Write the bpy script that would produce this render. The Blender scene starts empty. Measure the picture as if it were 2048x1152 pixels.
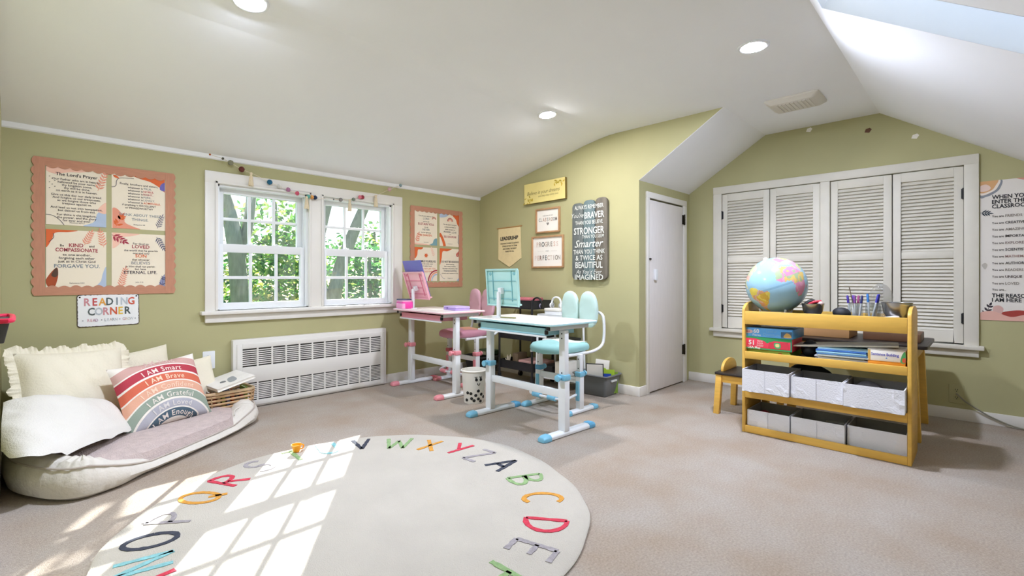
import bpy, bmesh, math, random
from math import pi, sin, cos, radians as R
from mathutils import Vector, Matrix, Euler, noise as mnoise
random.seed(7)
SC = bpy.context.scene
COL = SC.collection

# ------------------------------------------------------------------ camera, sky, sun, exposure
cam_d = bpy.data.cameras.new('camera'); cam = bpy.data.objects.new('camera', cam_d); COL.objects.link(cam)
cam.location = (0, 0, 1.0)
cam.rotation_euler = (R(90), 0, R(44.2368 - 90))
cam_d.sensor_width = 36.0; cam_d.lens = 965.6 / 2048 * 36; cam_d.shift_y = -18.42 / 2048
cam_d.clip_start = 0.01; cam_d.clip_end = 500
SC.camera = cam

SUN_DIR = Vector((-1.10, -1.57, -1.0))          # the way the light travels
SKY_STRENGTH = 0.07
SUN_STRENGTH = 4.2
LAMP_GLOW = 265.0
EXPOSURE = 2.25
world = bpy.data.worlds.new('sky'); SC.world = world; world.use_nodes = True
wn = world.node_tree; wn.nodes.clear()
w_out = wn.nodes.new('ShaderNodeOutputWorld'); w_bg = wn.nodes.new('ShaderNodeBackground')
w_sky = wn.nodes.new('ShaderNodeTexSky'); w_sky.sky_type = 'NISHITA'
w_sky.sun_disc = False; w_sky.sun_elevation = R(30); w_sky.sun_rotation = R(35)
w_sky.air_density = 1.0; w_sky.dust_density = 0.3; w_sky.ozone_density = 3.0
w_bg.inputs['Strength'].default_value = SKY_STRENGTH
wn.links.new(w_sky.outputs[0], w_bg.inputs[0]); wn.links.new(w_bg.outputs[0], w_out.inputs[0])

sun_d = bpy.data.lights.new('sun', 'SUN'); sun = bpy.data.objects.new('sun', sun_d); COL.objects.link(sun)
sun_d.energy = SUN_STRENGTH; sun_d.angle = R(0.3); sun_d.color = (1.0, 0.98, 0.96)
sun.location = (12, 17, 14); sun.rotation_euler = SUN_DIR.to_track_quat('-Z', 'Y').to_euler()

SC.view_settings.view_transform = 'Standard'; SC.view_settings.look = 'None'
SC.view_settings.exposure = EXPOSURE; SC.view_settings.gamma = 1.0; SC.view_settings.use_curve_mapping = False
SC.cycles.max_bounces = 10; SC.cycles.diffuse_bounces = 6; SC.cycles.transparent_max_bounces = 12
SC.cycles.sample_clamp_indirect = 8.0; SC.cycles.caustics_reflective = False; SC.cycles.caustics_refractive = False

# ------------------------------------------------------------------ room measures (metres; wall north is y = YA)
YA, XB, YC, XD = 4.1046, 3.6871, 2.0855, 4.6652
XE, YS = -0.06, -1.60
ZF, ZA, ZC = 2.283, 1.918, 1.836
Y_FOLD, Y_RIDGE = 1.385, 0.569
K_S = 0.655

# ------------------------------------------------------------------ materials
def lin(h):
    h = h.lstrip('#')
    o = []
    for i in (0, 2, 4):
        c = int(h[i:i+2], 16) / 255
        o.append(c / 12.92 if c <= 0.04045 else ((c + 0.055) / 1.055) ** 2.4)
    return tuple(o)
_MATS = {}
def mat(name, col, rough=0.55, var=0.05, vscale=6.0, bump=0.0, bscale=150.0, metal=0.0, stretch=None, spec=0.4, detail=3.0, translucent=0.0):
    if name in _MATS: return _MATS[name]
    m = bpy.data.materials.new(name); m.use_nodes = True
    nt = m.node_tree; b = nt.nodes['Principled BSDF']
    c = lin(col) if isinstance(col, str) else col
    tc = nt.nodes.new('ShaderNodeTexCoord'); src = tc.outputs['Object']
    if stretch:
        mp = nt.nodes.new('ShaderNodeMapping'); mp.inputs['Scale'].default_value = stretch
        nt.links.new(src, mp.inputs[0]); src = mp.outputs[0]
    nz = nt.nodes.new('ShaderNodeTexNoise'); nz.inputs['Scale'].default_value = vscale; nz.inputs['Detail'].default_value = detail
    nt.links.new(src, nz.inputs['Vector'])
    rp = nt.nodes.new('ShaderNodeValToRGB')
    rp.color_ramp.elements[0].position = 0.3; rp.color_ramp.elements[1].position = 0.7
    rp.color_ramp.elements[0].color = tuple(max(0, x * (1 - var)) for x in c) + (1,)
    rp.color_ramp.elements[1].color = tuple(min(1, x * (1 + var)) for x in c) + (1,)
    nt.links.new(nz.outputs['Fac'], rp.inputs[0]); nt.links.new(rp.outputs[0], b.inputs['Base Color'])
    b.inputs['Roughness'].default_value = rough; b.inputs['Metallic'].default_value = metal
    b.inputs['Specular IOR Level'].default_value = spec
    if bump:
        n2 = nt.nodes.new('ShaderNodeTexNoise'); n2.inputs['Scale'].default_value = bscale; n2.inputs['Detail'].default_value = 2
        nt.links.new(src, n2.inputs['Vector'])
        bp = nt.nodes.new('ShaderNodeBump'); bp.inputs['Strength'].default_value = bump; bp.inputs['Distance'].default_value = 0.01
        nt.links.new(n2.outputs['Fac'], bp.inputs['Height']); nt.links.new(bp.outputs[0], b.inputs['Normal'])
    _MATS[name] = m
    return m

def mat_glass(name, tint=(0.97, 0.985, 0.98), gloss=0.06, haze=0.03):
    m = bpy.data.materials.new(name); m.use_nodes = True; nt = m.node_tree; nt.nodes.clear()
    out = nt.nodes.new('ShaderNodeOutputMaterial'); tr = nt.nodes.new('ShaderNodeBsdfTransparent'); tr.inputs[0].default_value = tint + (1,)
    gl = nt.nodes.new('ShaderNodeBsdfGlossy'); gl.inputs['Roughness'].default_value = 0.03
    tl = nt.nodes.new('ShaderNodeBsdfTranslucent'); tl.inputs[0].default_value = (0.95, 0.97, 0.97, 1)
    tc = nt.nodes.new('ShaderNodeTexCoord'); nz = nt.nodes.new('ShaderNodeTexNoise'); nz.inputs['Scale'].default_value = 3.5; nz.inputs['Detail'].default_value = 4
    nt.links.new(tc.outputs['Object'], nz.inputs['Vector'])
    ml = nt.nodes.new('ShaderNodeMath'); ml.operation = 'MULTIPLY'; ml.inputs[1].default_value = haze * 2
    nt.links.new(nz.outputs['Fac'], ml.inputs[0])
    m1 = nt.nodes.new('ShaderNodeMixShader'); m2 = nt.nodes.new('ShaderNodeMixShader')
    nt.links.new(ml.outputs[0], m1.inputs[0]); nt.links.new(tr.outputs[0], m1.inputs[1]); nt.links.new(tl.outputs[0], m1.inputs[2])
    m2.inputs[0].default_value = gloss
    nt.links.new(m1.outputs[0], m2.inputs[1]); nt.links.new(gl.outputs[0], m2.inputs[2]); nt.links.new(m2.outputs[0], out.inputs[0])
    return m

def mat_emit(name, col, s):
    m = bpy.data.materials.new(name); m.use_nodes = True; nt = m.node_tree; nt.nodes.clear()
    out = nt.nodes.new('ShaderNodeOutputMaterial'); e = nt.nodes.new('ShaderNodeEmission'); e.inputs[0].default_value = col + (1,); e.inputs[1].default_value = s
    nt.links.new(e.outputs[0], out.inputs[0]); return m

def mat_leaf(name, cols):
    m = bpy.data.materials.new(name); m.use_nodes = True; nt = m.node_tree; b = nt.nodes['Principled BSDF']
    g = nt.nodes.new('ShaderNodeNewGeometry'); rp = nt.nodes.new('ShaderNodeValToRGB')
    els = rp.color_ramp.elements
    while len(els) < len(cols): els.new(0.5)
    for i, c in enumerate(cols): els[i].position = i / (len(cols) - 1); els[i].color = lin(c) + (1,)
    nt.links.new(g.outputs['Random Per Island'], rp.inputs[0]); nt.links.new(rp.outputs[0], b.inputs['Base Color'])
    b.inputs['Roughness'].default_value = 0.5
    tl = nt.nodes.new('ShaderNodeBsdfTranslucent'); mx = nt.nodes.new('ShaderNodeMixShader'); mx.inputs[0].default_value = 0.5
    nt.links.new(rp.outputs[0], tl.inputs[0]); nt.links.new(b.outputs[0], mx.inputs[1]); nt.links.new(tl.outputs[0], mx.inputs[2])
    nt.links.new(mx.outputs[0], nt.nodes['Material Output'].inputs[0]); return m

# ------------------------------------------------------------------ mesh builder
class MB:
    def __init__(s): s.v = []; s.f = []; s.mi = []
    def add(s, vs, fs, m=0, M=None):
        k = len(s.v)
        s.v += [tuple(M @ Vector(p)) for p in vs] if M is not None else [tuple(p) for p in vs]
        s.f += [tuple(i + k for i in f) for f in fs]; s.mi += [m] * len(fs); return s
    def box(s, x0, x1, y0, y1, z0, z1, m=0, M=None):
        vs = [(x0,y0,z0),(x1,y0,z0),(x1,y1,z0),(x0,y1,z0),(x0,y0,z1),(x1,y0,z1),(x1,y1,z1),(x0,y1,z1)]
        return s.add(vs, [(0,3,2,1),(4,5,6,7),(0,1,5,4),(1,2,6,5),(2,3,7,6),(3,0,4,7)], m, M)
    def prism(s, poly, a, b, axis='z', m=0, M=None):          # polygon in the plane normal to axis, from a to b
        n = len(poly)
        def P(p, w): return {'z': (p[0], p[1], w), 'x': (w, p[0], p[1]), 'y': (p[0], w, p[1])}[axis]
        vs = [P(p, a) for p in poly] + [P(p, b) for p in poly]
        fs = [tuple(range(n))[::-1], tuple(range(n, 2*n))] + [(i, (i+1) % n, (i+1) % n + n, i + n) for i in range(n)]
        return s.add(vs, fs, m, M)
    def flat(s, poly, z, m=0, M=None):
        return s.add([(p[0], p[1], z) for p in poly], [tuple(range(len(poly)))], m, M)
    def ring_loft(s, rings, m=0, closed=True, caps=True, M=None):
        n = len(rings[0]); vs = [p for r in rings for p in r]; fs = []
        for i in range(len(rings) - 1):
            for j in range(n if closed else n - 1):
                k = (j + 1) % n
                fs.append((i*n + j, i*n + k, (i+1)*n + k, (i+1)*n + j))
        if caps:
            fs.append(tuple(range(n))[::-1]); fs.append(tuple(range((len(rings)-1)*n, len(rings)*n)))
        return s.add(vs, fs, m, M)
    def tube(s, pts, r, n=8, m=0, closed=False, caps=True, M=None, flat=1.0):
        pts = [Vector(p) for p in pts]; N = len(pts); rs = r if isinstance(r, (list, tuple)) else [r] * N
        up = None; rings = []
        for i in range(N):
            if closed: t = pts[(i+1) % N] - pts[i-1]
            else: t = pts[min(i+1, N-1)] - pts[max(i-1, 0)]
            t.normalize()
            if up is None:
                up = Vector((0,0,1)) if abs(t.z) < 0.9 else Vector((1,0,0))
            a = up.cross(t)
            if a.length < 1e-6: a = Vector((1,0,0)).cross(t)
            a.normalize(); b = t.cross(a); up = b
            rings.append([tuple(pts[i] + a * cos(2*pi*j/n) * rs[i] + b * sin(2*pi*j/n) * rs[i] * flat) for j in range(n)])
        if closed: rings.append(rings[0])
        return s.ring_loft(rings, m, True, caps and not closed, M)
    def cyl(s, p0, p1, r0, r1=None, n=14, m=0, M=None):
        return s.tube([p0, p1], [r0, r0 if r1 is None else r1], n, m, M=M)
    def lathe(s, prof, n=24, c=(0,0,0), m=0, M=None, caps=True):
        rings = [[(c[0] + max(r, 1e-4) * cos(2*pi*j/n), c[1] + max(r, 1e-4) * sin(2*pi*j/n), c[2] + z) for j in range(n)] for r, z in prof]
        return s.ring_loft(rings, m, True, caps, M)
    def ball(s, c, r, nu=14, nv=9, m=0, sc=(1,1,1), M=None):
        rings = []
        for i in range(nv + 1):
            a = -pi/2 + pi * i / nv; a = max(-pi/2 + 0.02, min(pi/2 - 0.02, a))
            rings.append([(c[0] + r*sc[0]*cos(a)*cos(2*pi*j/nu), c[1] + r*sc[1]*cos(a)*sin(2*pi*j/nu), c[2] + r*sc[2]*sin(a)) for j in range(nu)])
        return s.ring_loft(rings, m, True, True, M)
    def grid(s, fn, nu, nv, m=0, M=None):
        vs = [fn(i / nu, j / nv) for j in range(nv + 1) for i in range(nu + 1)]
        fs = [(j*(nu+1)+i, j*(nu+1)+i+1, (j+1)*(nu+1)+i+1, (j+1)*(nu+1)+i) for j in range(nv) for i in range(nu)]
        return s.add(vs, fs, m, M)
    def text(s, t, x, y, size, z=0.0, m=0, M=None, **kw):
        vs, fs = text_geo(t, **kw)
        ax = kw.get('xs', 1.0)
        return s.add([(x + p[0] * size, y + p[1] * size, z) for p in vs], fs, m, M)
    def mesh(s, name, mats, smooth=False, bevel=0.0, seg=2, weld=True):
        me = bpy.data.meshes.new(name); me.from_pydata(s.v, [], s.f)
        for mt in mats: me.materials.append(mt)
        for p, i in zip(me.polygons, s.mi): p.material_index = i
        bm = bmesh.new(); bm.from_mesh(me)
        if weld: bmesh.ops.remove_doubles(bm, verts=bm.verts, dist=1e-5)
        if weld: bmesh.ops.recalc_face_normals(bm, faces=bm.faces)
        if bevel > 0:
            es = [e for e in bm.edges if len(e.link_faces) == 2 and e.calc_face_angle(0) > 0.6]
            bmesh.ops.bevel(bm, geom=es, offset=bevel, segments=seg, affect='EDGES', profile=0.5, clamp_overlap=True)
        if smooth or bevel > 0:
            for f in bm.faces: f.smooth = True
            for e in bm.edges:
                if len(e.link_faces) != 2 or e.calc_face_angle(0) > (0.75 if smooth else 0.5): e.smooth = False
        bm.to_mesh(me); bm.free(); me.update(); return me
    def build(s, name, mats, parent=None, smooth=False, bevel=0.0, seg=2, weld=True):
        if not isinstance(mats, (list, tuple)): mats = [mats]
        return link(name, s.mesh(name, mats, smooth, bevel, seg, weld), parent)

def link(name, me, parent=None, loc=None, rot=None):
    o = bpy.data.objects.new(name, me); COL.objects.link(o)
    if parent is not None: o.parent = parent
    if loc is not None: o.location = loc
    if rot is not None: o.rotation_euler = rot
    return o
def tag(o, label=None, cat=None, group=None, kind=None):
    if label: o['label'] = label
    if cat: o['category'] = cat
    if group: o['group'] = group
    if kind: o['kind'] = kind
    return o
def thing(name, label, cat, loc=(0,0,0), rot=(0,0,0), group=None):
    o = bpy.data.objects.new(name, None); COL.objects.link(o); o.empty_display_size = 0.05
    o.location = loc; o.rotation_euler = rot
    return tag(o, label, cat, group)
def struct(o): o['kind'] = 'structure'; return o
def frame(name, loc=(0,0,0), rot=(0,0,0)):
    o = bpy.data.objects.new(name, None); COL.objects.link(o); o.location = loc; o.rotation_euler = rot; o['kind'] = 'structure'; return o
def dup(root, loc, rot=None, label=None, group=None):
    r = root.copy(); COL.objects.link(r); r.location = loc
    if rot is not None: r.rotation_euler = rot
    if label: r['label'] = label
    if group: r['group'] = group
    for ch in list(root.children):
        c = ch.copy(); COL.objects.link(c); c.parent = r
        for g in list(ch.children):
            d = g.copy(); COL.objects.link(d); d.parent = c
    return r

ROT_N = (R(90), 0, 0)            # wall hung on the north (window) wall: local x right, y up, z into the room
ROT_E = (R(90), 0, R(-90))       # on the walls that face west

_TXT = {}
def text_geo(t, bold=0.0, shear=0.0, xs=1.0, space=1.0, align='CENTER', **_):
    key = (t, bold, shear, xs, space, align)
    if key not in _TXT:
        cu = bpy.data.curves.new('tmp', 'FONT'); cu.body = t; cu.size = 1.0; cu.align_x = 'LEFT'; cu.fill_mode = 'FRONT'
        cu.offset = bold; cu.shear = shear; cu.space_character = space; cu.resolution_u = 2
        ob = bpy.data.objects.new('tmp', cu)
        me = bpy.data.meshes.new_from_object(ob)
        vs = [(v.co.x * xs, v.co.y) for v in me.vertices]; fs = [tuple(p.vertices) for p in me.polygons]
        bpy.data.objects.remove(ob); bpy.data.curves.remove(cu); bpy.data.meshes.remove(me)
        if vs:
            a, b = min(p[0] for p in vs), max(p[0] for p in vs)
            off = {'CENTER': (a + b) / 2, 'LEFT': a, 'RIGHT': b}[align]
            vs = [(p[0] - off, p[1] - 0.33) for p in vs]
        _TXT[key] = (vs, fs)
    return _TXT[key]

def crv(pts, n=6, closed=True):
    """smooth (Catmull-Rom) polyline through the points"""
    P = [Vector(p) for p in pts]; N = len(P); out = []
    for i in range(N if closed else N - 1):
        p0, p1, p2, p3 = (P[(i-1) % N], P[i], P[(i+1) % N], P[(i+2) % N]) if closed else (P[max(i-1,0)], P[i], P[i+1], P[min(i+2,N-1)])
        for k in range(n):
            t = k / n
            out.append(0.5 * ((2*p1) + (p2-p0)*t + (2*p0-5*p1+4*p2-p3)*t*t + (3*p1-p0-3*p2+p3)*t**3))
    if not closed: out.append(P[-1])
    return out
def rrect(x0, x1, y0, y1, r, n=5):
    o = []
    for cx, cy, a in ((x1-r, y1-r, 0), (x0+r, y1-r, 90), (x0+r, y0+r, 180), (x1-r, y0+r, 270)):
        for k in range(n + 1):
            t = R(a + 90 * k / n); o.append((cx + r * cos(t), cy + r * sin(t)))
    return o

# ------------------------------------------------------------------ the palette
WALL = mat('sage_wall_paint', '#b3af84', 0.7, 0.025, 3.0, 0.05, 400)
CEIL = mat('ceiling_paint', '#f3f5f8', 0.8, 0.012, 2.0)
TRIM = mat('white_trim_paint', '#e6e3dd', 0.4, 0.015, 5.0)
TRIM2 = mat('aged_white_paint', '#dcd8cc', 0.45, 0.03, 9.0, stretch=(1, 6, 1))
SASH = mat('white_vinyl', '#e9ebec', 0.35, 0.01)
GLASS = mat_glass('window_glass', gloss=0.05, haze=0.010)  # faint milky veil put in for the glare of light on the panes
FROST = mat_glass('skylight_glass', gloss=0.04, haze=0.95)  # milky share set high to whiten and brighten the skylight
CLEAR = mat_glass('clear_glass', tint=(0.93, 0.95, 0.96), gloss=0.14, haze=0.05)
FILM = mat_glass('clear_film', tint=(0.95, 0.96, 0.97), gloss=0.16, haze=0.12)
WHITE = mat('white_enamel', '#e8ebee', 0.3, 0.01)
BLACK = mat('black_plastic', '#1b1b1d', 0.45, 0.1)
CHAR = mat('charcoal_plastic', '#3a3b3d', 0.5, 0.08)
GREY = mat('grey_plastic', '#6d7072', 0.45, 0.04)
BIRCH = mat('birch_wood', '#e3b556', 0.4, 0.07, 5.0, stretch=(1.2, 1.2, 9))
BIRCHH = mat('birch_wood_long', '#e3b556', 0.4, 0.07, 5.0, stretch=(9, 1.0, 9))
DKBOARD = mat('espresso_board', '#2c2522', 0.4, 0.1, 8.0, stretch=(1, 8, 1))
PAPER = mat('white_paper', '#f2eee6', 0.7, 0.012)
CREAM = mat('cream_paper', '#efe3cd', 0.7, 0.02, 4.0)
INK = mat('black_ink', '#2b2730', 0.8, 0.1)
CHROME = mat('brushed_steel', '#b9bbbd', 0.25, 0.05, metal=0.9)
DARKMETAL = mat('bronze_hinge', '#2f2a22', 0.4, 0.2, metal=0.7)
def ink(c): return mat('ink_' + c.lstrip('#'), c, 0.75, 0.04)

# ================================================================== THE SETTING
def carpet_material():
    m = bpy.data.materials.new('carpet'); m.use_nodes = True; nt = m.node_tree; b = nt.nodes['Principled BSDF']
    tc = nt.nodes.new('ShaderNodeTexCoord')
    n1 = nt.nodes.new('ShaderNodeTexNoise'); n1.inputs['Scale'].default_value = 2.6; n1.inputs['Detail'].default_value = 5
    n2 = nt.nodes.new('ShaderNodeTexNoise'); n2.inputs['Scale'].default_value = 120; n2.inputs['Detail'].default_value = 3
    for n in (n1, n2): nt.links.new(tc.outputs['Object'], n.inputs['Vector'])
    r1 = nt.nodes.new('ShaderNodeValToRGB'); r1.color_ramp.elements[0].position = 0.33; r1.color_ramp.elements[1].position = 0.66
    r1.color_ramp.elements[0].color = lin('#ab9b8b') + (1,); r1.color_ramp.elements[1].color = lin('#b3aaa0') + (1,)  # brownish mottling paints in the warm lamp tint of the shaded carpet
    r2 = nt.nodes.new('ShaderNodeValToRGB'); r2.color_ramp.elements[0].position = 0.3; r2.color_ramp.elements[1].position = 0.7
    r2.color_ramp.elements[0].color = (0.80, 0.80, 0.80, 1); r2.color_ramp.elements[1].color = (1.08, 1.08, 1.08, 1)
    mx = nt.nodes.new('ShaderNodeMix'); mx.data_type = 'RGBA'; mx.blend_type = 'MULTIPLY'; mx.inputs[0].default_value = 1.0
    nt.links.new(n1.outputs['Fac'], r1.inputs[0]); nt.links.new(n2.outputs['Fac'], r2.inputs[0])
    nt.links.new(r1.outputs[0], mx.inputs[6]); nt.links.new(r2.outputs[0], mx.inputs[7]); nt.links.new(mx.outputs[2], b.inputs['Base Color'])
    b.inputs['Roughness'].default_value = 0.95; b.inputs['Specular IOR Level'].default_value = 0.1
    n3 = nt.nodes.new('ShaderNodeTexNoise'); n3.inputs['Scale'].default_value = 260; n3.inputs['Detail'].default_value = 2
    nt.links.new(tc.outputs['Object'], n3.inputs['Vector'])
    bp = nt.nodes.new('ShaderNodeBump'); bp.inputs['Strength'].default_value = 0.6; bp.inputs['Distance'].default_value = 0.008
    nt.links.new(n3.outputs['Fac'], bp.inputs['Height']); nt.links.new(bp.outputs[0], b.inputs['Normal'])
    return m
CARPET = carpet_material()
struct(MB().box(XE - 0.12, XD + 0.12, YS - 0.12, YA + 0.2, -0.1, 0).build('floor', CARPET))

# window openings in the north wall (two double-hung units side by side)
WZ0, WZ1 = 0.765, 1.715
WIN = [(1.045, 1.735), (1.850, 2.540)]
w = MB(); T = 0.16
w.box(XE - 0.12, XB + 0.12, YA, YA + T, 0, WZ0); w.box(XE - 0.12, XB + 0.12, YA, YA + T, WZ1, ZA + 0.10)
w.box(XE - 0.12, WIN[0][0], YA, YA + T, WZ0, WZ1); w.box(WIN[0][1], WIN[1][0], YA, YA + T, WZ0, WZ1); w.box(WIN[1][1], XB + 0.12, YA, YA + T, WZ0, WZ1)
struct(w.build('wall_north', WALL, weld=False))
struct(MB().prism([(YC, 0), (YA + T, 0), (YA + T, ZA - 0.02), (2.65, 2.245), (2.45, ZF + 0.03), (Y_FOLD, ZF + 0.03), (Y_FOLD, ZF + 0.004), (YC, ZC + 0.004)], XB, XB + 0.10, 'x').build('wall_return', WALL))
# knee wall with the small door (opening X 3.845-4.50, Z 0-1.70)
DX0, DX1, DZ = 3.842, 4.505, 1.705
w = MB(); w.box(XB + 0.10, DX0, YC, YC + 0.1, 0, ZC + 0.03); w.box(DX1, XD + 0.1, YC, YC + 0.1, 0, ZC + 0.03); w.box(DX0, DX1, YC, YC + 0.1, DZ, ZC + 0.03)
w.box(DX0, DX1, YC + 0.09, YC + 0.1, 0, DZ)
struct(w.build('wall_knee', WALL, weld=False))
# gable wall with the shuttered opening
LY0, LY1, LZ0, LZ1 = 0.088, 1.768, 0.535, 1.800
zs = lambda y: ZF - K_S * (Y_RIDGE - y)
w = MB()
w.prism([(YS, 0), (LY0, 0), (LY0, zs(LY0) + 0.03), (YS, zs(YS) + 0.03)], XD, XD + 0.12, 'x')
w.prism([(LY1, 0), (YC + 0.1, 0), (YC + 0.1, ZC), (YC, ZC + 0.02), (LY1, ZC + (ZF - ZC) * (YC - LY1) / (YC - Y_FOLD) + 0.03)], XD, XD + 0.12, 'x')
w.prism([(LY0, 0), (LY1, 0), (LY1, LZ0), (LY0, LZ0)], XD, XD + 0.12, 'x')
w.prism([(LY0, LZ1), (LY1, LZ1), (LY1, ZC + (ZF - ZC) * (YC - LY1) / (YC - Y_FOLD) + 0.03), (Y_FOLD, ZF + 0.03), (Y_RIDGE, ZF + 0.03), (LY0, zs(LY0) + 0.03)], XD, XD + 0.12, 'x')
w.prism([(LY0, LZ0), (LY1, LZ0), (LY1, LZ1), (LY0, LZ1)], XD + 0.10, XD + 0.12, 'x')
struct(w.build('wall_east', WALL, weld=False))
struct(MB().prism([(YS, 0), (YA + T, 0), (YA + T, ZA), (2.45, ZF + 0.03), (Y_RIDGE, ZF + 0.03), (YS, zs(YS) + 0.03)], XE - 0.12, XE, 'x').build('wall_west', WALL))
struct(MB().box(XE - 0.12, XD + 0.12, YS - 0.12, YS, 0, zs(YS) + 0.1).build('wall_south', WALL))

# ceiling: flat collar, the shallow north slope, the steep slope over the door alcove, the south slope with a skylight
def slab(mb, prof, x0, x1, t=0.08):
    for (y0, z0), (y1, z1) in zip(prof, prof[1:]):
        mb.add([(x0,y0,z0),(x1,y0,z0),(x1,y1,z1),(x0,y1,z1),(x0,y0,z0+t),(x1,y0,z0+t),(x1,y1,z1+t),(x0,y1,z1+t)],
               [(0,3,2,1),(4,5,6,7),(0,1,5,4),(1,2,6,5),(2,3,7,6),(3,0,4,7)])
c = MB()
north = [(Y_RIDGE, ZF), (2.30, ZF), (2.38, ZF - 0.003), (2.46, ZF - 0.012), (2.54, ZF - 0.025), (2.65, 2.238), (YA + 0.02, ZA - 0.004)]
slab(c, north, XE - 0.1, XB + 0.02)
slab(c, [(Y_RIDGE, ZF), (Y_FOLD, ZF)], XB + 0.02, XD + 0.1); slab(c, [(Y_FOLD, ZF), (YC + 0.02, ZC - 0.012)], XB + 0.002, XD + 0.1)
SKX0, SKX1, SKY0, SKY1 = 2.27, 2.62, -0.55, 0.535
S = lambda y: (y, zs(y))
slab(c, [S(YS - 0.02), S(SKY0)], XE - 0.1, XD + 0.1); slab(c, [S(SKY1), S(Y_RIDGE)], XE - 0.1, XD + 0.1)
slab(c, [S(SKY0), S(SKY1)], XE - 0.1, SKX0); slab(c, [S(SKY0), S(SKY1)], SKX1, XD + 0.1)
struct(c.build('ceiling', CEIL, weld=False))

# skylight: a shallow white shaft, frame and a milky pane, its bulge added to catch the sun
sk = frame('window_3')
b = MB(); d = Vector((0, -0.548, 0.836)) * 0.20
mid_ = Vector(((SKX0 + SKX1) / 2, (SKY0 + SKY1) / 2, zs((SKY0 + SKY1) / 2)))
def side(p, q):
    p, q = [Vector(k) + Vector((math.copysign(.004, mid_.x - k[0]), math.copysign(.004, mid_.y - k[1]), math.copysign(.004 * K_S, mid_.y - k[1]))) for k in (p, q)]; b.add([p, q, q + d, p + d], [(0, 1, 2, 3)])
A_, B_, C_, D_ = (SKX0, SKY0, zs(SKY0)), (SKX1, SKY0, zs(SKY0)), (SKX1, SKY1, zs(SKY1)), (SKX0, SKY1, zs(SKY1))
side(A_, B_); side(B_, C_); side(C_, D_); side(D_, A_)
o = b.build('shaft', mat('skylight_shaft_paint', '#f1f3f5', 0.6, 0.01), sk)

e = [Vector(p) + d for p in (A_, B_, C_, D_)]
def dome(a, c):
    q = e[0].lerp(e[1], a).lerp(e[3].lerp(e[2], a), c); return tuple(q + d.normalized() * (.16 * (max(0, (1 - (2*a-1)**2) * (1 - (2*c-1)**4)) ** .5)))
MB().grid(dome, 10, 16).build('pane', FROST, sk, smooth=True)
b = MB()
for p, q in zip(e, e[1:] + e[:1]): b.tube([p, q], 0.018, 4)
b.build('skylight_frame', SASH, sk)

# trims: cove strip along the top of the window wall, baseboards
struct(MB().prism([(YA, ZA - 0.030), (YA, ZA + 0.01), (YA - 0.020, ZA + 0.008), (YA - 0.012, ZA - 0.024)], XE, XB, 'x').build('trim_1', CEIL))
def bb(name, x0, x1, y0, y1):
    b = MB(); b.box(x0, x1, y0, y1, 0, 0.082)
    struct(b.build(name, TRIM, bevel=0.004))
bb('baseboard_north', XE, XB, YA - 0.014, YA)
bb('baseboard_return', XB - 0.014, XB, YC - 0.014, YA - 0.014)
bb('baseboard_knee', XB, DX0 - 0.045, YC - 0.014, YC)
bb('baseboard_east', XD - 0.014, XD, YS, YC)
bb('baseboard_west', XE, XE + 0.008, YS, YA - 0.014)

# ------------------------------------------------------------------ the pair of double-hung windows
tr = frame('trim_2')
CX0, CX1, CZ1 = 0.966, 2.650, 1.800
def casing(x0, x1, z0, z1, name='casing'):
    b = MB(); b.box(x0, x1, YA - 0.022, YA + 0.001, z0, z1); b.build(name, TRIM, tr, bevel=0.004)
casing(CX0, WIN[0][0] + 0.004, WZ0 - 0.02, WZ1); casing(WIN[1][1] - 0.004, CX1, WZ0 - 0.02, WZ1)
casing(WIN[0][1] - 0.004, WIN[1][0] + 0.004, WZ0 - 0.02, WZ1 + 0.002)
casing(CX0, CX1, WZ1 - 0.004, CZ1)
b = MB()
for x0, x1 in WIN:                                        # inner bead of the casing
    for a, c_, z0, z1 in ((x0 - 0.012, x0 + 0.004, WZ0, WZ1 + 0.012), (x1 - 0.004, x1 + 0.012, WZ0, WZ1 + 0.012), (x0 - 0.012, x1 + 0.012, WZ1 - 0.003, WZ1 + 0.012)):
        b.box(a, c_, YA - 0.030, YA - 0.020, z0, z1)
b.build('casing_bead', TRIM, tr, bevel=0.002)
MB().box(CX0 - 0.030, CX1 + 0.030, YA - 0.060, YA + 0.05, WZ0 - 0.032, WZ0 - 0.004).build('window_stool', TRIM, tr, bevel=0.006)
MB().box(CX0, CX1, YA - 0.026, YA, WZ0 - 0.092, WZ0 - 0.032).build('apron', TRIM, tr, bevel=0.006)

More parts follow.
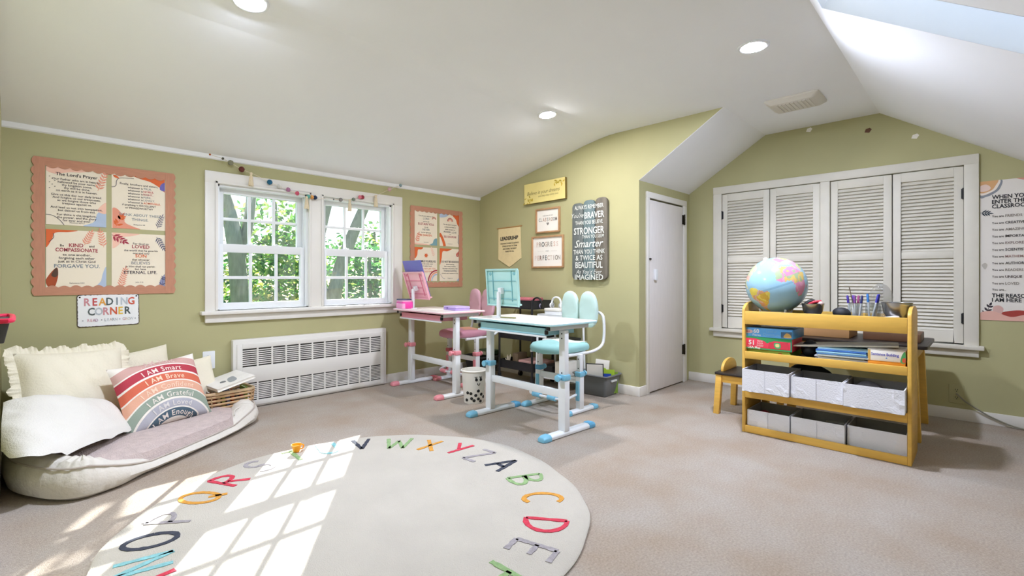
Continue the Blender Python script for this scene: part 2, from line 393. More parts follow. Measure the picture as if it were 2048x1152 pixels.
def double_hung(idx, x0, x1):
    wn_ = frame('window_%d' % idx, ((x0 + x1) / 2, YA, 0))
    hw = (x1 - x0) / 2
    b = MB()
    b.box(-hw, -hw + 0.022, 0, 0.15, WZ0 - 0.01, WZ1); b.box(hw - 0.022, hw, 0, 0.15, WZ0 - 0.01, WZ1)
    b.box(-hw, hw, 0, 0.15, WZ1 - 0.022, WZ1); b.box(-hw, hw, 0, 0.15, WZ0 - 0.01, WZ0 + 0.006)
    for s in (-1, 1): b.box(s*(hw - 0.026) - 0.004, s*(hw - 0.026) + 0.004, 0.045, 0.055, WZ0, WZ1 - 0.02)
    b.build('jamb', SASH, wn_, bevel=0.002)
    def sash(nm, y0, gx, z0, z1, rb, rt, st):
        b = MB(); y1 = y0 + 0.030; g0, g1 = z0 + rb, z1 - rt
        b.box(-gx - st, -gx, y0, y1, z0, z1); b.box(gx, gx + st, y0, y1, z0, z1)
        b.box(-gx, gx, y0, y1, z0, g0); b.box(-gx, gx, y0, y1, g1, z1)
        so = b.build('sash', SASH, wn_, bevel=0.003)
        so['label'] = nm
        for k in (1, 2):
            xx = -gx + 2 * gx * k / 3
            MB().box(xx - 0.011, xx + 0.011, y0 + 0.006, y0 + 0.024, g0, g1).build('muntin', SASH, so, bevel=0.002)
        zz = (g0 + g1) / 2
        MB().box(-gx, gx, y0 + 0.007, y0 + 0.023, zz - 0.011, zz + 0.011).build('muntin', SASH, so, bevel=0.002)
        pw = 2 * gx / 3; ph = (g1 - g0) / 2
        pm = MB().box(-pw/2, pw/2, -0.0015, 0.0015, -ph/2, ph/2).mesh('pane', [GLASS])
        for i in range(3):
            for j in range(2):
                link('pane', pm, so, (-gx + pw * (i + 0.5), y0 + 0.015, g0 + ph * (j + 0.5)))
        return so
    hi = sash('upper sash with six panes', 0.075, 0.278, 1.235, WZ1 - 0.022, 0.035, 0.038, 0.043)
    lo = sash('lower sash with six panes', 0.030, 0.290, WZ0 + 0.006, 1.265, 0.045, 0.062, 0.030)
    for s in (-0.10, 0.10):
        b = MB(); b.box(s - 0.022, s + 0.022, 0.034, 0.056, 1.265, 1.274); b.cyl((s, 0.045, 1.274), (s, 0.045, 1.282), 0.008)
        b.build('sash_lock', SASH, lo, bevel=0.002)
    return wn_
double_hung(1, *WIN[0]); double_hung(2, *WIN[1])

# ------------------------------------------------------------------ shuttered opening in the gable wall (local x to the right = -Y)
lw = frame('window_4', (XD, 0.928, 0), (0, 0, R(-90)))    # local x right, local y into the wall
MB().box(-0.913, -0.836, -0.022, 0.001, LZ0 - 0.02, LZ1 + 0.004).build('casing', TRIM2, lw, bevel=0.004)
MB().box(0.836, 0.913, -0.022, 0.001, LZ0 - 0.02, LZ1 + 0.004).build('casing', TRIM2, lw, bevel=0.004)
MB().box(-0.913, 0.913, -0.024, 0.001, LZ1, LZ1 + 0.068).build('casing', TRIM2, lw, bevel=0.004)
MB().box(-0.034, 0.034, -0.020, 0.04, LZ0, LZ1).build('mullion', TRIM2, lw, bevel=0.003)
MB().box(-0.940, 0.940, -0.052, 0.03, LZ0 - 0.030, LZ0).build('sill', TRIM2, lw, bevel=0.006)
MB().box(-0.913, 0.913, -0.022, 0.0, LZ0 - 0.082, LZ0 - 0.030).build('apron', TRIM2, lw, bevel=0.005)
MB().box(-0.84, 0.84, 0.06, 0.07, LZ0, LZ1).build('backing', mat('recess_shade', '#4a463d', 0.9), lw)  # dark sheet, its colour stands in for the shade between the slats
slat_len = {}
for k, (a, b_) in enumerate(((-0.834, -0.424), (-0.418, -0.038), (0.038, 0.434), (0.440, 0.834))):
    hw = (b_ - a) / 2; z0, z1 = LZ0 + 0.008, LZ1 - 0.006
    sh = MB(); st = 0.050
    sh.box(-hw, -hw + st, -0.006, 0.022, z0, z1); sh.box(hw - st, hw, -0.006, 0.022, z0, z1)
    rails = ((z0, z0 + 0.085), (1.148, 1.200), (z1 - 0.068, z1))
    for r0, r1 in rails: sh.box(-hw + st, hw - st, -0.006, 0.022, r0, r1)
    so = sh.build('shutter', TRIM2, lw, bevel=0.003); so.location = ((a + b_) / 2, 0, 0)
    hl = hw - st + 0.004
    sm = MB().box(-hl, hl, -0.017, 0.017, -0.0035, 0.0035, M=Matrix.Rotation(R(52), 4, 'X')).mesh('slat', [TRIM2])
    for (r0, r1) in ((rails[0][1], rails[1][0]), (rails[1][1], rails[2][0])):
        n = round((r1 - r0) / 0.0265)
        for i in range(n): link('slat', sm, so, (0, 0.008, r0 + (r1 - r0) * (i + 0.5) / n))
    if k in (0, 3):
        s = -1 if k == 0 else 1
        for hz in (0.72, 1.60):
            hb = MB(); hb.box(s*hw - 0.012, s*hw + 0.012, -0.010, -0.006, hz - 0.035, hz + 0.035); hb.cyl((s*hw, -0.013, hz - 0.04), (s*hw, -0.013, hz + 0.04), 0.006, n=8)
            h = hb.build('hinge', BLACK, so); h['label'] = 'black iron hinge'

# ------------------------------------------------------------------ small knee-wall door
dr = frame('door_1', ((DX0 + DX1) / 2, YC, 0))
hw = (DX1 - DX0) / 2
DOORP = mat('door_paint', '#e3dedb', 0.5, 0.02, 7.0, stretch=(5, 1, 1))
MB().box(-hw + 0.006, hw - 0.006, -0.014, 0.016, 0.012, DZ - 0.016).build('door_leaf', DOORP, dr, bevel=0.003)
for x0, x1, z0, z1 in ((-hw - 0.045, -hw, 0, DZ), (hw, hw + 0.07, 0, DZ), (-hw - 0.045, hw + 0.07, DZ, DZ + 0.052)):
    MB().box(x0, x1, -0.018, 0.001, z0, z1).build('casing', TRIM, dr, bevel=0.003)
for hz in (0.32, 1.57):
    hb = MB(); hb.box(hw - 0.030, hw + 0.026, -0.022, -0.014, hz - 0.045, hz + 0.045); hb.cyl((hw, -0.026, hz - 0.05), (hw, -0.026, hz + 0.05), 0.008, n=8)
    for s in (-0.028, 0, 0.028): hb.box(hw - 0.030, hw + 0.026, -0.024, -0.021, hz + s - 0.004, hz + s + 0.004)
    hb.build('hinge', DARKMETAL, dr, bevel=0.001)
MB().prism(rrect(-0.262, -0.218, 0.985, 1.085, 0.012), -0.036, -0.014, 'y').build('door_pull', WHITE, dr, bevel=0.004)
MB().box(-hw - 0.012, -hw + 0.016, -0.024, -0.014, 1.165, 1.180).build('latch', DARKMETAL, dr)

# ------------------------------------------------------------------ ceiling lamps (each gives the light of its own lens)
LENS = mat_emit('lamp_lens_glow', (0.89, 0.97, 1.20), LAMP_GLOW)
LENS_B = mat_emit('lamp_lens_glow_dimmer', (1.0, 0.96, 0.98), LAMP_GLOW * 0.55)
lab = {0: 'round recessed ceiling light at the top edge above the window wall', 1: 'round recessed ceiling light nearest the poster corner',
       2: 'round recessed ceiling light near the skylight and fan grille', 3: 'round recessed ceiling light nearest the doorway corner of the room'}
for k, (x, y) in enumerate(((0.752, 2.425), (2.880, 2.43), (2.840, 0.905))):
    t = thing('recessed_light', lab[k], 'ceiling light', (x, y - .01 if y > 2 else y, ZF - (0.006 if y > 2 else 0)), (R(-6) if y > 2 else 0, 0, 0), group='recessed ceiling lights')
    b = MB(); b.lathe([(0.058, 0.001), (0.080, 0.0), (0.080, -0.005), (0.074, -0.008), (0.060, -0.006), (0.058, 0.001)], 32, caps=False)
    b.build('trim_ring', WHITE, t, smooth=True)
    MB().lathe([(0.001, -0.0105), (0.030, -0.0103), (0.050, -0.009), (0.057, -0.006), (0.0575, -0.003), (0.001, -0.001)], 32).build('lens', LENS_B if k == 1 else LENS, t, smooth=True)

# exhaust fan grille in the alcove ceiling
t = thing('fan_grille', 'square white exhaust fan grille on the ceiling above the shuttered window', 'vent', (3.92, 0.965, ZF))
GR = mat('vent_plastic', '#d8d3c8', 0.5, 0.02)
b = MB(); b.ring_loft([[(p[0], p[1], z) for p in rrect(-0.145 + d, 0.145 - d, -0.17 + d, 0.17 - d, 0.02)] for d, z in ((0, 0), (0.0, -0.012), (0.03, -0.035))])
b.build('grille_cover', GR, t, bevel=0.003)
for k in range(9):
    MB().box(-0.09, 0.09, -0.107 + k * 0.025, -0.094 + k * 0.025, -0.0385, -0.033).build('slat', GR, t)

# ------------------------------------------------------------------ radiator cover
t = thing('radiator_cover', 'long white metal radiator cover with slotted grilles under the windows', 'radiator', (1.795, YA, 0))
RADM = mat('radiator_enamel', '#e2e0db', 0.4, 0.012)
b = MB(); b.box(-0.655, 0.655, -0.055, -0.002, 0.005, 0.535); b.build('cabinet', RADM, t, bevel=0.008)
MB().box(-0.60, 0.60, -0.0565, -0.054, 0.045, 0.475).build('slot_shade', mat('radiator_shade', '#3a3834', 0.8), t)  # dark sheet on the cabinet face, painted as the shade inside the slots
fz = ((0.02, 0.058), (0.198, 0.322), (0.462, 0.500))
for z0, z1 in fz:
    MB().box(-0.5895, 0.5895, -0.064, -0.055, z0, z1).build('front_panel', RADM, t, bevel=0.0015)
for s in (-1, 1):
    x0, x1 = sorted((s * 0.590, s * 0.628)); MB().box(x0, x1, -0.064, -0.055, 0.02, 0.5).build('end_stile', RADM, t, bevel=0.0015)
sl = MB().box(-0.592, 0.592, -0.0635, -0.057, -0.0038, 0.0038).mesh('slat', [RADM])
for z0, z1, n in ((0.058, 0.198, 10), (0.322, 0.462, 9)):
    for i in range(1, n): link('slat', sl, t, (0, 0, z0 + (z1 - z0) * i / n))
    dv = MB().box(-0.006, 0.006, -0.0645, -0.057, z0 - 0.002, z1 + 0.002).mesh('divider', [RADM])
    for i in range(1, 11): link('divider', dv, t, (-0.590 + 1.18 * i / 11, 0, 0))

# outlet plate left of the radiator, painted-over plate under the shutters, small tape scraps
def outlet(label, loc, rot, m, cat='outlet'):
    t = thing('outlet_plate', label, cat, loc, rot)
    MB().prism(rrect(-0.040, 0.040, -0.066, 0.066, 0.006), 0, 0.006, 'z').build('cover_plate', m, t, bevel=0.002)
    for y in (-0.027, 0.027):
        f = MB().prism(rrect(-0.017, 0.017, y - 0.0145, y + 0.0145, 0.009), 0.006, 0.008, 'z').build('receptacle', m, t, bevel=0.001)
        for q in (-0.006, 0.006): MB().box(q - 0.0013, q + 0.0013, y, y + 0.009, 0.0078, 0.0085).build('slot', BLACK, f)
        MB().cyl((0, y - 0.007, 0.0078), (0, y - 0.007, 0.0085), 0.0028, n=8).build('slot', BLACK, f)
    MB().cyl((0, 0, 0.006), (0, 0, 0.0075), 0.003, n=8).build('screw', m, t)
    return t
outlet('white electrical outlet plate on the wall left of the radiator', (0.995, YA, 0.398), ROT_N, WHITE)
outlet('painted-over green outlet plate with a cord at the right', (XD, 0.130, 0.182), ROT_E, WALL)
o = MB().tube(crv([(XD - 0.012, 0.130, 0.185), (XD - 0.05, 0.09, 0.15), (XD - 0.04, 0.03, 0.105), (XD - 0.03, -0.06, 0.05), (XD - 0.035, -0.2, 0.008), (XD - 0.06, -0.5, 0.006), (XD - 0.2, -0.8, 0.006)], 8, False), 0.005, 8).build('power_cord', mat('cord_grey', '#8d8a7a', 0.5), None, smooth=True)
tag(o, 'grey power cord hanging from the green outlet plate at the right', 'cord')
for k, (y, z, c, l) in enumerate(((1.045, 2.256, PAPER, 'small white scrap of tape high on gable wall, left of two'), (0.642, 2.165, mat('brown_scrap', '#6a4b38', 0.8), 'small brown spot of old adhesive high on gable wall'), (0.357, 2.060, PAPER, 'torn white tape scrap on gable wall below right slope'))):
    o = MB().prism([(-0.022, -0.012), (0.008, -0.02), (0.024, 0.004), (0.012, 0.018), (-0.014, 0.012)], 0, 0.002, 'z').build('tape_scrap', c)
    o.location = (XD, y, z); o.rotation_euler = (R(90), R(0), R(-90)); tag(o, l, 'tape')

# ------------------------------------------------------------------ outside
struct(MB().box(-20, 40, YA + 0.6, 60, -3.2, -3.0).build('ground', mat('lawn_grass', '#6f9a48', 0.9, 0.2, 2.0)))
LEAF = [mat_leaf('leaves_%d' % k, c) for k, c in enumerate((('#2f6a2c', '#4f8a36', '#7fae48', '#b4bc60'), ('#2c6a3c', '#4a8a48', '#6fa052'), ('#6a963a', '#a8b44c', '#c8b86a')))]
BARK = mat('tree_bark', '#8d8f78', 0.9, 0.2, 9.0, 0.4, 30, stretch=(3, 3, 0.6))
def leaves(mb, c, rad, n, size):
    for _ in range(n):
        while True:
            p = Vector((random.uniform(-1, 1), random.uniform(-1, 1), random.uniform(-1, 1)))
            if p.length < 1: break
        p = Vector(c) + Vector((p.x * rad[0], p.y * rad[1], p.z * rad[2]))
        u = Vector((random.gauss(0, 1), random.gauss(0, 1), random.gauss(0, 0.6))).normalized(); w_ = u.orthogonal().normalized()
        w_ = (Matrix.Rotation(random.uniform(0, 6.28), 3, u) @ w_); s = size * random.uniform(0.6, 1.3)
        mb.add([p - u * s, p + w_ * s * 0.45, p + u * s, p - w_ * s * 0.45], [(0, 1, 2, 3)])
def tree(label, base, trunk, clumps, leaf, n, size, group='trees outside the windows'):
    t = thing('leafy_tree', label, 'tree', base, group=group)
    b = MB()
    for pts, r0, r1 in trunk:
        pp = crv(pts, 5, False); b.tube(pp, [r0 + (r1 - r0) * i / (len(pp) - 1) for i in range(len(pp))], 9)
    b.build('trunk', BARK, t, smooth=True)
    f = MB()
    for c_, rad, k in clumps: leaves(f, c_, rad, int(n * k), size)
    f.build('foliage', leaf, t, weld=False)
tree('tall tree with a thick forked trunk seen in the left window', (2.62, 9.0, -3.0),
     [([(0.05, 0, 0), (0.06, 0, 2.6), (0.0, 0, 4.0), (-0.10, 0, 4.9), (-0.30, 0, 5.6)], 0.17, 0.11), ([(0.0, 0, 4.3), (0.16, 0, 5.0), (0.26, 0.1, 5.9)], 0.10, 0.07)],
     [((-0.3, 0.2, 5.0), (0.5, 0.5, 0.4), 0.25), ((-0.9, 0.3, 4.2), (0.5, 0.5, 0.5), 0.2), ((-0.6, 0.2, 2.8), (0.7, 0.4, 0.6), 0.5)], LEAF[2], 420, 0.075)
tree('leaning grey trunk with crossing limbs seen in the right window', (4.25, 9.2, -3.0),
     [([(0.0, 0, 0), (0.05, 0, 2.8), (0.22, 0, 4.0), (0.50, 0, 4.8), (0.85, 0, 5.6)], 0.17, 0.10), ([(0.1, 0, 3.4), (-0.15, 0.1, 4.2), (0.02, 0.1, 5.3), (.35, .1, 6.4), (.50, 0, 7.7)], 0.10, 0.07)],
     [((-0.35, 0.8, 4.4), (0.7, 0.6, 0.6), 0.7), ((-0.1, 0.9, 3.2), (0.9, 0.6, 0.7), 0.8), ((0.42, 0, 7.25), (0.32, 0.3, 0.35), 0.22)], LEAF[0], 520, 0.085)
spots = [(3.75, 10.5, 2.6, 0.95, 0, 'bright green leafy tree between the two trunks'), (4.9, 12.5, 2.2, 1.2, 1, 'dark green leafy tree behind the leaning trunk'),
         (6.6, 11.5, 2.3, 1.25, 0, 'light green tree at the right of the right window'), (3.0, 13.0, 1.6, 1.2, 1, 'low green tree behind the forked trunk'),
         (1.9, 11.0, 0.9, 0.9, 2, 'yellowish low bush left of the forked trunk'), (5.5, 9.8, 1.6, 0.9, 1, 'low dark bush in the lower right panes'),
         (4.35, 14.0, 1.9, 1.3, 2, 'sunny yellow-green tree far behind the others'), (7.6, 15.0, 2.2, 1.6, 1, 'far green tree beyond the right window edge'), (3.4, 9.6, 0.6, 0.8, 2, 'yellow-green bush low in the left window')]
for x, y, z, r, k, l in spots:
    tree(l, (x, y, -3.0), [([(0, 0, 0), (0.05, 0, 1.5 + z * 0.5), (0, 0, 3 + z)], 0.10, 0.03)],
         [((0, 0, 3 + z - 0.55 * r), (r, r * 0.7, r * 0.75), 0.5), ((0.1, 0, 3 + z - 1.7 * r), (r * 1.15, r * 0.7, r), 0.6), ((0, 0, 3 + z - 2.8 * r), (r * 1.2, r * 0.7, r), 0.4)], LEAF[k], int(1150 * min(r, 1.2)), 0.085)

# ================================================================== WALL HANGINGS
def cl(pts, r):                                           # keep a printed shape on its sheet
    return [(min(max(p[0], r[0]), r[1]), min(max(p[1], r[2]), r[3])) for p in pts]
def sheet(label, loc, rot, w, h, m=CREAM, cat='poster', t=0.0015, group=None, name='poster'):
    o = thing(name, label, cat, loc, rot, group)
    MB().box(-w/2, w/2, -h/2, h/2, 0.0008, 0.0008 + t).build('sheet', m, o)
    return o
class Print:
    """flat print on a sheet: shapes and lettering in several inks, one mesh per kind"""
    def __init__(s, parent, z=0.0028): s.p = parent; s.z = z; s.mats = []; s.a = MB(); s.b = MB(); s.la = 0
    def ix(s, c):
        m = ink(c) if isinstance(c, str) else c
        if m not in s.mats: s.mats.append(m)
        return s.mats.index(m)
    def shape(s, pts, c, clip=None, smooth=True, z=None):
        p = [tuple(q)[:2] for q in crv([(a, b, 0) for a, b in pts], 6)] if smooth else pts
        if clip: p = cl(p, clip)
        s.la += 1; s.a.flat(p, s.z + 0.00012 * (s.la % 8), s.ix(c))
    def line(s, pts, w, c):
        p = crv([(a, b, 0) for a, b in pts], 6, False); L, Rr = [], []
        for i, q in enumerate(p):
            d = (p[min(i+1, len(p)-1)] - p[max(i-1, 0)]).normalized(); n = Vector((-d.y, d.x, 0)) * w / 2
            L.append(tuple((q + n)[:2])); Rr.append(tuple((q - n)[:2]))
        s.la += 1; z = s.z + 0.00012 * (s.la % 8); ci = s.ix(c)
        for i in range(len(L) - 1): s.a.flat([L[i], L[i+1], Rr[i+1], Rr[i]], z, ci)
    def leaf(s, x, y, ang, l, w, c):
        u = Vector((cos(ang), sin(ang))); n = Vector((-u.y, u.x)); p = Vector((x, y))
        q = [p, p + u*l*0.35 + n*w/2, p + u*l*0.7 + n*w*0.36, p + u*l, p + u*l*0.7 - n*w*0.36, p + u*l*0.35 - n*w/2]
        s.shape([tuple(k) for k in q], c, smooth=False)
    def sprig(s, x, y, ang, l, c, n=5, ll=0.03, lw=0.010, spread=0.8):
        u = Vector((cos(ang), sin(ang))); s.line([(x, y), (x + u.x*l*0.5, y + u.y*l*0.5), (x + u.x*l, y + u.y*l)], 0.0025, c)
        for i in range(n):
            f = (i + 0.6) / n; px, py = x + u.x*l*f, y + u.y*l*f; k = 1 - 0.35 * f
            s.leaf(px, py, ang + spread, ll * k, lw, c); s.leaf(px, py, ang - spread, ll * k, lw, c)
        s.leaf(x + u.x*l, y + u.y*l, ang, ll * 0.8, lw, c)
    def arcs(s, x, y, r, cols, w, a0=0, a1=180):
        for i, c in enumerate(cols):
            rr = r - i * w * 1.5
            s.line([(x + rr*cos(R(a0 + (a1-a0)*k/8)), y + rr*sin(R(a0 + (a1-a0)*k/8))) for k in range(9)], w, c)
    def text(s, t, x, y, size, c='#2b2730', **kw):
        s.b.text(t, x, y, size, s.z + 0.0012, s.ix(c), **kw)
    def multi(s, t, x, y, size, cols, adv, **kw):           # each letter its own ink
        n = len(t)
        for i, ch in enumerate(t):
            if ch != ' ': s.text(ch, x + (i - (n - 1) / 2) * adv, y, size, cols[i % len(cols)], **kw)
    def done(s):
        if s.a.f: tag(s.a.build('artwork', s.mats, s.p, weld=False), kind='stuff')
        if s.b.f: tag(s.b.build('lettering', s.mats, s.p, weld=False), kind='stuff')

RED, ORG, SLATE, CORAL, BLUSH, SKYB, GREYT = '#a8384a', '#dd6a38', '#7d8a94', '#e89a80', '#f2c3ad', '#b3c2d8', '#8b9196'
def lines(P, rows, y, step, size, x=0, c='#3a3440', **kw):
    for r in rows:
        P.text(r, x, y, size, c, bold=0.006, **kw); y -= step
    return y

GRP = 'scripture posters in scalloped borders'
# -------- left board, four square posters
W_, H_ = 0.284, 0.360
clip = (-W_/2, W_/2, -H_/2, H_/2)
o = sheet("cream prayer poster, upper left of four left of the window", (0.269, YA, 1.515), ROT_N, W_, H_); P = Print(o)
P.shape([(-.142,.18),(-.142,.15),(-.10,.135),(-.03,.155),(.02,.16),(.05,.18)], BLUSH, clip); P.shape([(.142,-.06),(.142,-.18),(.03,-.18),(.08,-.15),(.10,-.09)], SKYB, clip); P.shape([(.142,-.02),(.142,-.09),(.10,-.08),(.11,-.05)], BLUSH, clip)
P.sprig(.10, .055, R(72), .12, CORAL, 6, .035, .010)
for k in range(7): P.leaf(-.13 + .012*(k % 3), .115 - .012*k, R(20), .008, .004, '#3a3440')
P.line([(-.142,-.12),(-.11,-.125),(-.08,-.15),(-.06,-.18)], .003, '#4a4650')
P.text("The Lord's Prayer", 0, .136, .027, bold=.012)
y = lines(P, ['Our Father who art in heaven,', 'hallowed be your name,', 'thy kingdom come,', 'thy will be done,', 'on earth as it is in heaven.'], .105, .0175, .0185) - .009
y = lines(P, ['Give us this day our daily bread.', 'And forgive us our trespasses,', 'as we forgive those who', 'trespass against us.'], y, .0175, .0185) - .009
y = lines(P, ['And lead us not into temptation,', 'but deliver us from evil.'], y, .0175, .0185) - .009
lines(P, ['For thine is the kingdom,', 'the power, and the glory', 'for ever and ever.'], y, .0175, .0185); P.text('Matthew 6:9-13', 0, -.163, .011, '#55505a'); P.done()

o = sheet("cream 'think about these things' poster, upper right of four left of the window", (0.584, YA, 1.515), ROT_N, W_ + .008, H_); P = Print(o)
P.shape([(.146,.18),(.146,.09),(.11,.12),(.06,.15),(.0,.165),(-.02,.18)], ORG, clip); P.shape([(.12,.14),(.146,.155),(.146,.10),(.115,.105)], '#6f68b0', clip)
P.shape([(-.146,-.18),(-.146,-.06),(-.12,-.05),(-.09,-.09),(-.075,-.14),(-.03,-.165),(.0,-.18)], CORAL, clip); P.sprig(-.125, -.17, R(65), .075, ORG, 5, .04, .014)
P.sprig(.10, -.165, R(72), .085, '#5a5a72', 6, .03, .006); P.line([(-.146,.09),(-.125,.10),(-.12,.135),(-.10,.155),(-.03,.16)], .003, '#4a4650'); P.leaf(-.14, .17, R(-30), .04, .016, ORG)
P.text('Finally, brothers and sisters,', 0, .12, .0185, bold=.006)
y = .098
for a, c in (('TRUE', GREYT), ('NOBLE', '#c5304a'), ('RIGHT', RED), ('PURE', GREYT), ('LOVELY', GREYT), ('ADMIRABLE', ORG)):
    P.text('whatever is', -.022, y, .0175, '#3a3440', bold=.005); P.text(a + ',', .022, y, .0175, c, bold=.006, align='LEFT'); y -= .0195
P.text('if anything is EXCELLENT', 0, y, .0175, bold=.005); P.text('or PRAISEWORTHY', 0, y - .0195, .0175, bold=.006)
P.text('THINK ABOUT THESE', .004, -.085, .0235, SLATE, bold=.004); P.text('THINGS.', .004, -.115, .0245, SLATE, bold=.004); P.text('Philippians 4:8', 0, -.15, .011, '#55505a'); P.done()

o = sheet("cream 'kind and compassionate' poster, lower left of four left of the window", (0.269, YA, 1.125), ROT_N, W_, H_); P = Print(o)
P.shape([(-.142,.18),(.0,.18),(-.04,.168),(-.10,.16),(-.115,.12),(-.142,.07)], ORG, clip); P.line([(-.11,.155),(-.108,.13),(-.13,.10)], .003, '#4a4650')
P.sprig(.035, .09, R(68), .085, CORAL, 6, .034, .008); P.sprig(.13, .08, R(100), .10, CORAL, 6, .034, .008)
P.shape([(.142,-.05),(.142,-.18),(.09,-.18),(.115,-.14),(.125,-.09)], SKYB, clip)
P.shape([(-.128,-.18),(-.142,-.13),(-.095,-.055),(-.088,-.11),(-.105,-.18)], '#a94f2c', clip); P.shape([(-.118,-.10),(-.095,-.055),(-.088,-.10),(-.103,-.115)], '#5a4335', clip)
P.text('Be', -.070, .083, .019, bold=.005); P.text('KIND', -.004, .086, .032, RED, bold=.016, xs=.9); P.text('and', .070, .083, .019, bold=.005)
P.text('COMPASSIONATE', 0, .056, .032, RED, bold=.016, xs=.78)
lines(P, ['to one another,', 'forgiving each other', 'just as in Christ God'], .026, .021, .021); P.text('FORGAVE YOU.', .002, -.045, .031, SLATE, bold=.012); P.text('Ephesians 4:32', 0, -.152, .012, '#55505a'); P.done()

o = sheet("cream 'eternal life' poster, lower right of four left of the window", (0.584, YA, 1.125), ROT_N, W_ + .008, H_); P = Print(o)
P.shape([(-.146,.18),(.0,.18),(-.05,.16),(-.09,.15),(-.11,.10),(-.146,.08)], BLUSH, clip); P.sprig(-.145, .165, R(-32), .075, RED, 4, .04, .013); P.sprig(.095, .165, R(-62), .09, '#5a5a72', 6, .032, .007)
P.sprig(-.10, -.18, R(78), .12, CORAL, 8, .034, .008); P.shape([(.146,-.10),(.146,-.18),(.11,-.18),(.12,-.13)], '#8d90b0', clip); P.sprig(.125, -.175, R(80), .06, '#4a4a68', 5, .03, .006)
P.text('For God so', .008, .112, .0185, bold=.005); P.text('LOVED', .008, .092, .031, RED, bold=.014); lines(P, ['the world that he gave his', 'one and only'], .066, .018, .0175, x=.01)
P.text('SON', .008, .030, .031, ORG, bold=.014); P.text('that whoever', .008, .004, .0175, bold=.005); P.text('BELIEVES', .008, -.018, .027, GREYT, bold=.006)
lines(P, ['in Him shall not perish', 'but have'], -.042, .017, .0175, x=.006); P.text('ETERNAL LIFE.', .008, -.082, .029, '#3a3440', bold=.010); P.text('John 3:16', 0, -.148, .011, '#55505a'); P.done()

BORD = mat('terracotta_border', '#c08a70', 0.85, 0.06, 14.0, stretch=(1, 7, 1))
def border(label, cx, cz, w, h, wd=0.062):
    t = thing('scalloped_border', label, 'border', (cx, YA, cz), ROT_N)
    def strip(L, flip, zoff):
        n = max(4, round(L / 0.055)); pts = [(-L/2, 0), (L/2, 0)]; q = []
        for i in range(n):
            x = L/2 - L * i / n
            for k in range(5): a = k / 5; q.append((x - L/n * a, wd * 0.78 + wd * 0.22 * abs(sin(pi * a)) * (1 if i % 2 else .8)))
        q.append((-L/2, wd * 0.78)); return MB().prism(pts + q, zoff, zoff + 0.0012)
    s = strip(w, 0, 0.0052).build('border_strip', BORD, t); s.location = (0, h/2, 0); s.rotation_euler = (0, 0, pi)
    s = strip(w, 0, 0.0056).build('border_strip', BORD, t); s.location = (0, -h/2, 0)
    s = strip(h, 0, 0.0066).build('border_strip', BORD, t); s.location = (-w/2 + wd * 0.8, 0, 0); s.rotation_euler = (0, 0, pi/2)
    s = strip(h, 0, 0.0070).build('border_strip', BORD, t); s.location = (w/2 - wd * 0.8, 0, 0); s.rotation_euler = (0, 0, -pi/2)
    return t
border('scalloped terracotta paper border around four posters left of the window', 0.426, 1.320, 0.705, 0.845)
border('scalloped terracotta paper border around four posters in the room corner', 3.088, 1.325, 0.665, 0.825, 0.056)

# -------- right board
W_, H_ = 0.280, 0.345; clip = (-W_/2, W_/2, -H_/2, H_/2)
o = sheet("cream 'sustain you' poster, upper left of four in the room corner", (2.945, YA, 1.520), ROT_N, W_, H_); P = Print(o)
P.shape([(.14,-.10),(.14,-.172),(.03,-.172),(.08,-.15),(.10,-.11)], '#7fa6ad', clip); P.arcs(.10, .10, .025, [CORAL, RED], .006); P.sprig(-.115, -.15, R(75), .085, CORAL, 4, .04, .014); P.shape([(-.14,-.172),(-.14,-.155),(.02,-.165),(.05,-.172)], BLUSH, clip)
P.text('Cast all your cares on the', 0, .125, .018); P.text('LORD', 0, .098, .03, SLATE); P.text('and he will', 0, .068, .017); P.text('SUSTAIN YOU.', 0, .042, .031, RED, bold=.012); P.text('He will', 0, .010, .017); P.text('NEVER', 0, -.014, .03, GREYT); P.text('let the righteous', 0, -.044, .018); P.text('BE SHAKEN.', 0, -.072, .029, ORG, bold=.01); P.text('Psalm 55:22', 0, -.145, .012); P.done()
o = sheet("cream rainbow 'self-discipline' poster, upper right of four in the room corner", (3.258, YA, 1.520), ROT_N, W_, H_); P = Print(o)
P.shape([(.14,.172),(.14,.05),(.10,.07),(.08,.12),(.03,.172)], ORG, clip); P.shape([(-.14,.172),(-.02,.172),(-.06,.14),(-.14,.13)], SKYB, clip); P.shape([(-.14,-.04),(-.10,-.07),(-.06,-.172),(-.14,-.172)], ORG, clip); P.shape([(-.14,-.08),(-.118,-.10),(-.095,-.172),(-.14,-.172)], CREAM, clip)
P.arcs(0, .095, .036, [RED, ORG, BLUSH], .007); P.sprig(.12, -.15, R(88), .10, '#77748c', 6, .03, .006)
lines(P, ['For the Spirit God gave', 'us does not make us', 'timid, but gives us'], .060, .026, .0185); P.text('POWER, LOVE', 0, -.020, .027, '#4d5560'); P.text('and', 0, -.045, .016); P.text('SELF-DISCIPLINE', 0, -.070, .028, RED, bold=.012, xs=.85); P.text('2 Timothy 1:7', 0, -.145, .012); P.done()
o = sheet("cream 'humble yourselves' poster, lower left of four in the room corner", (2.945, YA, 1.150), ROT_N, W_, H_); P = Print(o)
P.shape([(-.14,.172),(-.04,.172),(-.06,.15),(-.10,.145),(-.11,.09),(-.14,.06)], ORG, clip); P.sprig(.10, .08, R(110), .09, BLUSH, 5, .03, .008)
for k in range(8): P.leaf(0, .09, k * pi / 4, .026, .012, ORG)
P.arcs(.14, -.172, .11, [RED, CORAL, SKYB], .014, 90, 180)
